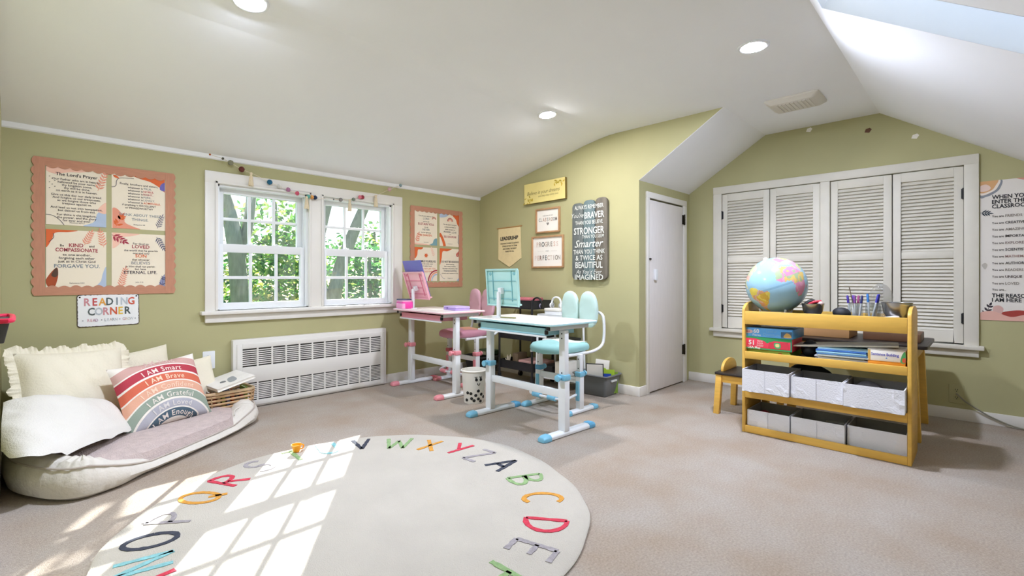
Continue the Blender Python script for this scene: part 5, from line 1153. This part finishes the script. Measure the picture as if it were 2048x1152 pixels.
t = thing('framed_card', 'white card with a dark border standing in the grey tub', 'card', (3.490, 2.395, .012), (0, R(-8), R(28)))
MB().box(-.004, .004, -.075, .075, 0, .265).build('card_border', CHAR, t, bevel=.002); MB().box(-.0052, -.004, -.067, .067, .008, .257).build('card_face', PAPER, t)
for k, (l, c, h, y) in enumerate((('blue folder standing in the grey tub', '#2f4fae', .165, 2.345), ('lime green folder standing in the grey tub', '#a8c83a', .200, 2.325), ('olive green folder behind the lime one in the grey tub', '#7fa03a', .180, 2.305))):
    t = thing('file_folder', l, 'folder', (3.55 + .022 * k, y, .012), (0, R(4), R(30)), 'folders in the grey tub'); fm = mat('folder_' + c.lstrip('#'), c, .5, .04)
    MB().box(-.002, .0, -.06, .06, 0, h).build('folder_front', fm, t); MB().prism([(-.06, 0), (.06, 0), (.06, h + .012), (.02, h + .012), (.01, h), (-.06, h)], .004, .006, 'x').build('folder_back', fm, t); MB().box(0.0005, .0035, -.056, .056, .004, h - .01).build('papers', PAPER, t)
t = tub('dark grey tub in the corner behind the pink chair', (3.525, 3.895, 0), 0, .25, .30, .17, CHAR)
book('dark green binder lying on the dark grey tub', .20, .045, .26, '#24402c', (3.52, 3.895, .202), (R(90), 0, R(80)), name='binder')
o = MB().tube(crv([(3.30, 3.62, .006), (3.36, 3.45, .006), (3.30, 3.40, .03), (3.28, 3.47, .10), (3.30, 3.42, .15)], 6, False), .006, 8).build('black_cable', BLACK, None, smooth=True); tag(o, 'black cable coiled left of the black cart', 'cable')

# ================================================================== WOODEN SHELF UNIT
SX, SY0, SY1 = 3.32, .268, 1.128
t = thing('toy_shelf', 'yellow birch toy shelf with a tray top and two rows of bins', 'shelf', (SX, (SY0 + SY1) / 2, 0)); hw = (SY1 - SY0) / 2; D = .325
for s in (-1, 1):
    y = s * (hw - .009); arch = [(0, 0), (D, 0)] + [(D/2 + D/2 * cos(q), .795 + .055 * sin(q)) for q in [pi * k / 12 for k in range(13)]]
    MB().prism([(x, z) for x, z in arch], y - .009, y + .009, 'y').build('side_panel', BIRCH, t, bevel=.003)
for z0, z1, nm in ((.705, .790, 'tray_front'), (.481, .528, 'shelf_lip'), (.228, .282, 'shelf_lip'), (.002, .046, 'bottom_rail')):
    MB().box(-.001, .016, -hw + .018, hw - .018, z0, z1).build(nm, BIRCHH, t, bevel=.002)
for z in (.760, .505, .255, .030):
    MB().box(.016, D - .004, -hw + .018, hw - .018, z - .012, z).build('shelf_board', DKBOARD, t)
MB().box(D - .016, D, -hw + .018, hw - .018, .725, .790).build('tray_back', BIRCHH, t, bevel=.002)
MB().box(D - .014, D - .002, -hw + .018, hw - .018, .505, .560).build('back_rail', BIRCHH, t, bevel=.002)
MB().box(D - .014, D - .002, -hw + .018, hw - .018, .255, .300).build('back_rail', BIRCHH, t, bevel=.002)

# fabric bins
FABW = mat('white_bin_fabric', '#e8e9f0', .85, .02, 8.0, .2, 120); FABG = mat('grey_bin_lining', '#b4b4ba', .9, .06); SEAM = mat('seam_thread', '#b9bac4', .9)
def fbin(label, x, y0, y1, z, h, seam=True, d=.27):
    w = y1 - y0; t = thing('fabric_bin', label, 'bin', (x, (y0 + y1) / 2, z), group='white fabric bins in the toy shelf'); q = .004
    def side(a, b_, m_off=0):
        return lambda u, v: None
    b = MB(); nz = lambda yy, zz: .004 * mnoise.noise(Vector((yy * 9 + y0 * 20, zz * 12, z * 9)))
    b.grid(lambda u, v: (nz(u, v) * 1.4 + .002 * sin(pi * u), -w/2 + w * u, h * v), 12, 5)
    b.box(.0, .004, -w/2, w/2, 0.0005, h); b.box(d - .004, d, -w/2, w/2, 0.0005, h); b.box(.004, d - .004, -w/2, -w/2 + .004, .0005, h); b.box(.004, d - .004, w/2 - .004, w/2, .0005, h); b.box(0, d, -w/2, w/2, 0, .003)
    b.build('fabric_shell', FABW, t, weld=False)
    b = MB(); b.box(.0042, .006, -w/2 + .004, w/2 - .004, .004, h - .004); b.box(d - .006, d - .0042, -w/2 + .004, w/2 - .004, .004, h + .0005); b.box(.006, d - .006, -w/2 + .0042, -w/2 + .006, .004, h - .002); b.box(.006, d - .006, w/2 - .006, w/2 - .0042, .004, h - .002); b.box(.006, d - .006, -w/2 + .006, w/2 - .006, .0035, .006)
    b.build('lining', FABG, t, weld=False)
    MB().box(-.0045, -.0025, -.0006, .0006, .002, h - .002).build('front_seam', SEAM, t) if seam else None
    return t
fbin('white fabric bin at the left of the upper shelf row, slid forward', 3.245, .834, 1.102, .284, .140)
fbin('white fabric bin in the middle of the upper shelf row', 3.265, .565, .828, .284, .128)
fbin('white fabric bin at the right of the upper shelf row', 3.245, .290, .560, .284, .128, False)
fbin('white fabric bin at the left of the bottom shelf row', 3.345, .856, 1.104, .031, .115)
fbin('white fabric bin in the middle of the bottom shelf row', 3.345, .571, .848, .031, .118)
fbin('white fabric bin at the right of the bottom shelf row, set back', 3.375, .292, .562, .031, .118, False, .24)
def lump(name, label, cat, c, r, sc, m, ns=0.25, seed=0):
    b = MB(); b.ball((0, 0, 0), r, 18, 12, sc=sc)
    b.v = [tuple(Vector(v) * (1 + ns * mnoise.noise(Vector(v) * (1.6 / r) * .5 + Vector((seed, 0, 0))))) for v in b.v]
    zmin = min(v[2] for v in b.v); o = b.build(name, m, None, smooth=True); o.location = (c[0], c[1], c[2] - zmin); tag(o, label, cat); return o
lump('red_toy_ball', 'dark red toy ball in the lower left fabric bin', 'toy', (3.46, 1.03, .040), .045, (1, 1, 1), mat('dark_red_toy', '#8a2438', .5), .05)
lump('grey_cloth', 'crumpled grey cloth in the upper right fabric bin', 'cloth', (3.40, .47, .292), .075, (.9, 1.0, .75), mat('grey_fleece', '#77747a', .9, .2, 30.0), .4, 3)
lump('brown_cloth', 'crumpled taupe cloth in the upper left fabric bin', 'cloth', (3.40, .93, .292), .060, (.9, 1.2, .8), mat('taupe_cloth', '#7d7470', .9, .2, 30.0), .4, 7)
lump('black_bag', 'black bag stuffed behind the upper middle fabric bin', 'bag', (3.585, .80, .256), .085, (.55, 1.5, 1.2), mat('black_nylon', '#2c2e33', .6, .2, 20.0), .35, 11)
lump('dark_bag', 'dark bundle in the upper middle fabric bin', 'bag', (3.42, .68, .292), .055, (1, 1.3, .8), mat('dark_nylon', '#33343a', .6, .2, 20.0), .3, 17)
box_thing('clear_plastic_tub', 'small clear plastic container in the lower middle fabric bin', 'container', (.08, .09, .10), (3.42, .63, .040), .2, CLEAR, FILM)

# boxes and papers on the upper shelf
def game_box(name, label, dims, loc, rotz, main, topc):
    w, d, h = dims; t = thing(name, label, 'box', loc, (0, 0, rotz)); MB().box(-d/2, d/2, -w/2, w/2, 0, h * .96).build('box_body', mat('box_' + main.lstrip('#'), main, .4, .04), t, bevel=.002)
    MB().box(-d/2 - .001, d/2 + .001, -w/2 - .001, w/2 + .001, h * .97, h).build('box_top', mat('box_' + topc.lstrip('#'), topc, .4, .04), t, bevel=.001)
    p = thing('front_print', None, None); p.parent = t; p.location = (-d/2, 0, h / 2); p.rotation_euler = ROT_E
    return t, Print(p, .0006)
g, P = game_box('green_puzzle_box', 'flat green puzzle box at the bottom of the puzzle stack', (.265, .24, .038), (3.475, .985, .5055), R(-2), '#8ba83c', '#9ab84a'); P.shape([(-.12,-.010),(-.05,-.004),(.0,-.012),(.06,.0),(.12,-.010),(.12,.012),(-.12,.012)], '#a8c04a'); P.shape([(.07,-.008),(.09,-.008),(.09,.006),(.07,.006)], '#c25a3a'); P.done()
g, P = game_box('red_puzzle_box', 'red map puzzle box with the number 51 in the stack', (.283, .25, .080), (3.470, .985, .5440), R(1), '#f0405c', '#44b070')
P.shape([(-.1405,.039),(.1405,.039),(.1405,.024),(.12,.020),(.04,.022),(.0,.004),(-.02,.018),(-.07,.030),(-.1405,.032)], '#3a9a5c', smooth=False); P.shape([(-.1405,-.039),(.1405,-.039),(.1405,-.030),(-.1405,-.030)], '#3a9a5c', smooth=False); P.shape([(.132,.038),(.1405,.038),(.1405,-.038),(.132,-.038)], '#2f8a68', smooth=False)
P.shape([(.01,.012),(.12,.018),(.125,-.026),(.005,-.026)], '#d43a4c', smooth=False); P.shape([(.040,.008),(.072,.010),(.076,-.020),(.046,-.022)], '#4aa86a'); P.shape([(.048,.002),(.068,.004),(.068,-.014),(.050,-.014)], '#e8d890')
P.text('51', -.095, .002, .040, '#f4ece4', bold=.03); P.text('PIECES', -.042, .014, .014, '#f4dcd8', bold=.01, xs=.8); P.text('FLOOR', -.042, .000, .014, '#f4dcd8', bold=.01, xs=.8); P.text('PUZZLE', -.042, -.014, .014, '#f4dcd8', bold=.01, xs=.8); P.text('USA Map', -.078, -.028, .020, '#f8f0e8', bold=.02); P.done()
g, P = game_box('blue_puzzle_box', 'blue dinosaur puzzle box with the number 60 on top of the stack', (.298, .25, .058), (3.468, .985, .6250), R(-1), '#64b4f8', '#74bcf8')
P.shape([(-.145,.010),(-.09,.014),(-.088,-.006),(-.145,-.008)], '#e0c8d0'); P.text('PUZZLE', -.117, .003, .013, '#c83a4a', bold=.015, xs=.8); P.text('60', -.060, .008, .036, '#f0f4f8', bold=.03); P.text('Pieces', -.058, -.016, .020, '#e4eef8', bold=.015); P.text('Land of', .030, .010, .020, '#8ac4f0', bold=.006); P.text('Dinosaurs', .030, -.010, .024, '#8ac4f0', bold=.01)
P.shape([(.085,.012),(.147,.016),(.147,-.026),(.085,-.026)], '#4a6a8a', smooth=False); P.shape([(.10,-.02),(.115,.006),(.135,.0),(.142,-.02)], '#c8a05a'); P.done()
stack('folder_stack', 'stack of blue folders and papers in the middle of the upper shelf', 'folder', (.24, .245, .085), (3.47, .595, .5055), R(2), ['#d8d4d0', '#c4c8d0', '#e4e4e8', '#b8bcc8', '#dce8f0', '#5a8cc4', '#9fd0e4', '#3a6ab0', '#b8e0e8'])
o = MB().box(-.10, .10, -.26, .26, 0, .008).build('white_board', mat('foam_board', '#e8e2d4', .5)); o.location = (3.50, .60, .598); o.rotation_euler = (R(-4), 0, R(6)); tag(o, 'white board lying tilted on the blue folder stack', 'board')
lump('black_pouch', 'black pouch beside the puzzle stack on the upper shelf', 'pouch', (3.48, .775, .506), .05, (1.6, .9, 1.0), mat('black_pouch_cloth', '#26272b', .6), .3, 5)
g, P = game_box('sentence_game_box', 'white Sentence Building game box over an orange one at the right', (.165, .22, .062), (3.460, .383, .5440), R(2), '#ece8e0', '#f0ece4')
P.shape([(-.082,-.030),(-.070,-.030),(-.070,.028),(-.082,.028)], '#d8b060', smooth=False); P.shape([(.062,-.030),(.082,-.030),(.082,.028),(.068,.010)], '#4a9a5a'); P.shape([(.070,-.028),(.082,-.028),(.082,-.005),(.070,-.010)], '#c8583a'); P.text('Sentence Building', -.006, .006, .0215, '#4a4ab0', bold=.018, xs=.80); P.shape([(-.004,-.016),(.006,-.016),(.001,-.008)], '#5a8ad0', smooth=False); P.done()
g, P = game_box('orange_game_box', 'orange game box under the white Sentence Building box', (.165, .22, .038), (3.460, .383, .5055), R(2), '#e8942c', '#e8a03c'); P.done()
box_thing('cardboard_box', 'open tan cardboard box at the back of the upper shelf', 'box', (.13, .30, .13), (3.575, .52, .5055), 0, mat('cardboard', '#b98c5c', .8, .05)) if False else None

# ------------------------------------------------------------------ things on the tray top (tray floor z = .725)
t = thing('world_globe', 'blue world globe standing on the left of the toy shelf', 'globe', (3.465, .965, .7605)); GR_ = .180; GC = Vector((0, 0, .1975))
conts = {'sa': [(-80,8),(-72,12),(-60,9),(-50,1),(-35,-6),(-39,-15),(-48,-26),(-58,-35),(-65,-42),(-69,-52),(-74,-50),(-73,-38),(-70,-20),(-77,-12),(-81,-5)],
 'af': [(-17,15),(-13,27),(-6,35),(10,37),(20,32),(32,31),(37,20),(43,12),(51,11),(40,-4),(40,-15),(33,-26),(27,-34),(18,-34),(12,-18),(13,-6),(9,4),(-5,5),(-13,9)],
 'eu': [(-9,37),(-9,43),(-1,46),(-4,48),(5,53),(10,58),(5,60),(14,67),(28,71),(45,68),(70,73),(100,77),(140,73),(178,68),(160,60),(142,55),(130,42),(120,35),(121,28),(108,20),(105,10),(98,14),(90,22),(80,10),(72,20),(60,25),(57,20),(45,13),(35,28),(36,36),(27,37),(22,38),(14,42),(8,44),(0,40)],
 'na': [(-168,66),(-140,70),(-95,72),(-80,65),(-62,58),(-56,52),(-65,45),(-75,38),(-81,26),(-90,30),(-97,26),(-88,18),(-83,9),(-95,16),(-106,22),(-118,33),(-124,45),(-135,58),(-155,58)],
 'gr': [(-55,82),(-25,82),(-20,72),(-42,60),(-53,68)], 'au': [(115,-22),(130,-12),(142,-11),(153,-28),(148,-38),(130,-32),(116,-35)], 'uk': [(-8,51),(1,51),(-2,58),(-6,57)], 'md': [(44,-16),(50,-16),(47,-25),(44,-23)]}
pal = {'sa': ['#e8c83a', '#e0b848', '#d8a078', '#ecd860', '#d8b4a8'], 'af': ['#e0a0b8', '#d8b070', '#d890b0', '#a8b890', '#e0c070'], 'eu': ['#e0a8c8', '#e8d480', '#d890b8', '#e8b8d0', '#c8d890'], 'na': ['#e8d890', '#a8d0a0', '#e0b0a0'], 'gr': ['#f0f0f0'], 'au': ['#e8c8a0'], 'uk': ['#e0a8b8'], 'md': ['#d8a0a0']}
def inside(lo, la, pg):
    r_ = False; j = len(pg) - 1
    for i in range(len(pg)):
        xi, yi = pg[i]; xj, yj = pg[j]
        if (yi > la) != (yj > la) and lo < (xj - xi) * (la - yi) / (yj - yi) + xi: r_ = not r_
        j = i
    return r_
sph = lambda lo, la: Vector((cos(la) * cos(lo), cos(la) * sin(lo), sin(la)))
lo0, la0 = R(-20), R(4); ec = sph(lo0, la0); ee = Vector((-sin(lo0), cos(lo0), 0)); en = ec.cross(ee)
dv = (Vector((0, 0, 1.0)) - Vector((3.465, .965, .958))).normalized(); er = Vector((0, 0, 1)).cross(dv).normalized(); eu_ = dv.cross(er)
q = R(20); eu2 = eu_ * cos(q) - er * sin(q); er2 = er * cos(q) + eu_ * sin(q)
GM = Matrix((dv, er2, eu2)).transposed() @ Matrix((ec, ee, en))
NU, NV = 180, 90; bm_v = []; 
b = MB(); b.add([tuple(GC + GM @ sph(R(-180 + 360 * i / NU), R(-89.5 + 179 * j / NV)) * GR_) for j in range(NV + 1) for i in range(NU)], [(j*NU+i, j*NU+(i+1) % NU, (j+1)*NU+(i+1) % NU, (j+1)*NU+i) for j in range(NV) for i in range(NU)])
GMATS = [mat('globe_ocean', '#9cc6dc', .18, .04, 12.0), mat('globe_ocean_line', '#8ab4cc', .18)]; gidx = {}
for k in pal:
    for i, c in enumerate(pal[k]): gidx[(k, i)] = len(GMATS); GMATS.append(mat('globe_' + c.lstrip('#'), c, .2, .05, 30.0))
mi = []
for j in range(NV):
    for i in range(NU):
        lo, la = -180 + 360 * (i + .5) / NU, -89.5 + 179 * (j + .5) / NV; v = 0
        if abs(la) < 1: v = 1
        if la < -72: v = gidx[('gr', 0)]
        l2, a2 = lo + 1.6 * mnoise.noise(Vector((lo * .15, la * .15, 0))), la + 1.6 * mnoise.noise(Vector((lo * .15, la * .15, 9)))
        for k, pg in conts.items():
            if inside(l2, a2, pg):
                cx, cy = l2 / 11 + 3 * mnoise.noise(Vector((l2 * .05, a2 * .05, 4))), a2 / 9
                v = gidx[(k, (hash((round(cx), round(cy))) ) % len(pal[k]))]; break
        mi.append(v)
b.mi = mi; b.build('globe_ball', GMATS, t, smooth=True, weld=False)
ax = GM @ Vector((0, 0, 1))
MB().tube([GC + ax * (GR_ - .002), GC + ax * (GR_ + .012)], [.016, .010], 14).build('pole_cap', CREAM, t, smooth=True)
MB().lathe([(.075, 0), (.095, 0), (.098, .010), (.086, .026), (.078, .032), (.073, .032), (.070, .004)], 36, caps=False).build('globe_base', mat('globe_base_plastic', '#e0cfa8', .4), t, smooth=True)
for k in range(4):
    a = pi/4 + k * pi / 2; MB().tube([(.092 * cos(a), .092 * sin(a), .0), (.108 * cos(a), .108 * sin(a), .042)], .006, 8).build('base_peg', PAPER, t)

def steel_bowl(label, loc, r, h, m=CHROME):
    t = thing('steel_bowl', label, 'bowl', loc); b = MB()
    b.lathe([(.001, 0), (r * .5, 0), (r * .85, h * .45), (r, h), (r + .004, h + .002), (r - .003, h), (r * .82, h * .5), (r * .45, .004), (.001, .004)], 32); b.build('bowl_body', m, t, smooth=True); return t
steel_bowl('small steel bowl of odds and ends beside the globe', (3.46, .755, .7605), .062, .085)
o = MB().tube(crv([(3.44, .79, 0.840), (3.45, .76, 0.860), (3.46, .735, 0.850)], 5, False), .014, 10).build('black_toy', BLACK, None, smooth=True); tag(o, 'black piece lying in the small steel bowl', 'toy')
o = MB().tube(crv([(3.42, .775, 0.835), (3.43, .74, 0.857), (3.44, .705, 0.861)], 5, False), .009, 10).build('red_marker', mat('red_marker_plastic', '#c8283c', .4), None, smooth=True); tag(o, 'red marker lying in the small steel bowl', 'marker')
lump('white_ball', 'small pinkish white ball in the small steel bowl', 'toy', (3.435, .708, 0.835), .014, (1, 1, 1), mat('pale_bead', '#f0d4d0', .5), .0)
lump('black_pouch', 'black glasses pouch in front of the marker jars', 'pouch', (3.42, .598, 0.761), .040, (.9, 1.15, .85), mat('black_pouch_cloth', '#26272b', .6), .12, 2)
def jar(label, loc):
    t = thing('glass_jar', label, 'jar', loc, group='glass jars of markers'); MB().lathe([(.001, 0), (.034, 0), (.038, .006), (.040, .07), (.037, .085), (.039, .098), (.036, .098), (.034, .085), (.036, .07), (.034, .008), (.001, .006)], 28).build('jar_glass', CLEAR, t, smooth=True); return t
jl = [(3.445, .535), (3.475, .455)]
jar('glass jar of purple markers on the shelf top, left of two', (jl[0][0], jl[0][1], .7605)); jar('glass jar of blue markers on the shelf top, right of two', (jl[1][0], jl[1][1], .7605))
def marker(name, lab, cap, base, tilt, az, L=.135):
    t = thing(name, lab, 'marker', base, (0, tilt, az), 'markers in the glass jars'); MB().cyl((0, 0, 0), (0, 0, L * .68), .0055, n=10).build('barrel', WHITE, t, smooth=True); cm = mat('cap_' + cap.lstrip('#'), cap, .4)
    MB().tube([(0, 0, L * .66), (0, 0, L * .96), (0, 0, L)], [.0066, .0062, .004], 10).build('marker_cap', cm, t, smooth=True)
for k, (dy, dx, c, ti, az, l) in enumerate(((.022, -.004, '#4a3a98', .12, 1.6, 'indigo capped marker at the left of the left jar'), (.010, .006, '#6a4ab0', .05, .5, 'violet capped marker in the left jar'), (-.002, -.010, '#7a4a8a', .06, 2.9, 'plum capped marker in the left jar'), (-.008, .010, '#b05a8a', .08, 4.0, 'rose capped marker in the left jar'), (-.020, 0, '#34386a', .10, 4.7, 'navy capped marker at the right of the left jar'))):
    marker('marker', l, c, (jl[0][0] + dx, jl[0][1] + dy, .768), ti, az)
for k, (dy, dx, c, ti, az, l) in enumerate(((.016, -.006, '#3a7ac0', .06, 1.6, 'bright blue capped marker in the right jar'), (-.006, .004, '#4a48b8', .16, 4.6, 'thick ultramarine marker leaning in the right jar'), (.002, -.012, '#3a3aa0', .20, 4.9, 'dark blue marker leaning right in the right jar'))):
    marker('marker', l, c, (jl[1][0] + dx, jl[1][1] + dy, .768), ti, az, .145)
o = MB().tube([(3.44, .53, 0.770), (3.45, .565, 0.950)], .0028, 6).build('paintbrush', mat('brush_handle', '#6a5a4a', .5)); tag(o, 'thin paintbrush standing tall in the left glass jar', 'brush')
t = steel_bowl('wide steel bowl at the right end of the shelf top', (3.47, .345, .7605), .072, .105)
lump('clear_bag', 'crumpled clear plastic bag behind the right jar', 'bag', (3.535, .43, 0.761), .075, (.6, .8, 1.35), FILM, .35, 21)
o = MB().tube([(3.385, .415, 0.772), (3.41, .355, 0.783), (3.42, .33, 0.787)], [.011, .010, .006], 10).build('glue_stick', mat('glue_white', '#ece4e0', .4), None, smooth=True); tag(o, 'white glue stick lying in front of the wide steel bowl', 'glue')

# ------------------------------------------------------------------ kids table and stool behind the shelf
t = thing('kids_table', 'low kids table with a dark top behind the toy shelf', 'table', (4.13, .635, 0))
MB().prism(rrect(-.30, .30, -.40, .40, .03), .568, .590).build('tabletop', DKBOARD, t, bevel=.004)
b = MB()
for x0, x1, y0, y1 in ((-.25, .25, -.345, -.325), (-.25, .25, .325, .345), (-.26, -.24, -.33, .33), (.24, .26, -.33, .33)): b.box(x0, x1, y0, y1, .50, .568)
b.build('apron', BIRCHH, t, bevel=.002)
for x in (-.24, .24):
    for y in (-.32, .32): MB().ring_loft([[(x + k * .024 + x * .12, y + j * .024 + y * .08, 0) for k, j in ((-1,-1),(1,-1),(1,1),(-1,1))], [(x + k * .028, y + j * .028, .568) for k, j in ((-1,-1),(1,-1),(1,1),(-1,1))]]).build('leg', BIRCH, t, bevel=.003)
box_thing('carved_tray', 'brown wooden tray box at the right end of the kids table', 'tray', (.26, .30, .055), (4.14, .43, .5905), 0, mat('walnut_tray', '#6a4a34', .5, .1, 8.0))
box_thing('craft_box', 'tan cardboard box on the kids table behind the shelf', 'box', (.30, .34, .08), (4.12, .82, .5905), 0, mat('cardboard', '#b98c5c', .8, .05))
t = thing('kids_stool', 'small yellow kids chair with a dark seat left of the toy shelf', 'chair', (3.81, 1.245, 0))
MB().prism(rrect(-.185, .185, -.185, .185, .015), .290, .308).build('seat', DKBOARD, t, bevel=.005)
b = MB()
for x0, x1, y0, y1 in ((-.15, .15, .150, .168), (-.15, .15, -.168, -.150), (-.168, -.150, -.15, .15), (.150, .168, -.15, .15)): b.box(x0, x1, y0, y1, .235, .290)
b.build('apron', BIRCHH, t, bevel=.002)
for x in (-.155, .155):
    for y in (-.155, .155): MB().ring_loft([[(x * 1.10 + k * .020, y * 1.10 + j * .020, 0) for k, j in ((-1,-1),(1,-1),(1,1),(-1,1))], [(x + k * .022, y + j * .022, .290) for k, j in ((-1,-1),(1,-1),(1,1),(-1,1))]]).build('leg', BIRCH, t, bevel=.003)
MB().prism([(-.135, .308), (.135, .308)] + [(.135 * cos(a), .322 + .075 * sin(a)) for a in [pi * k / 14 for k in range(15)]], .135, .155, 'y').build('backrest', BIRCH, t, bevel=.003)
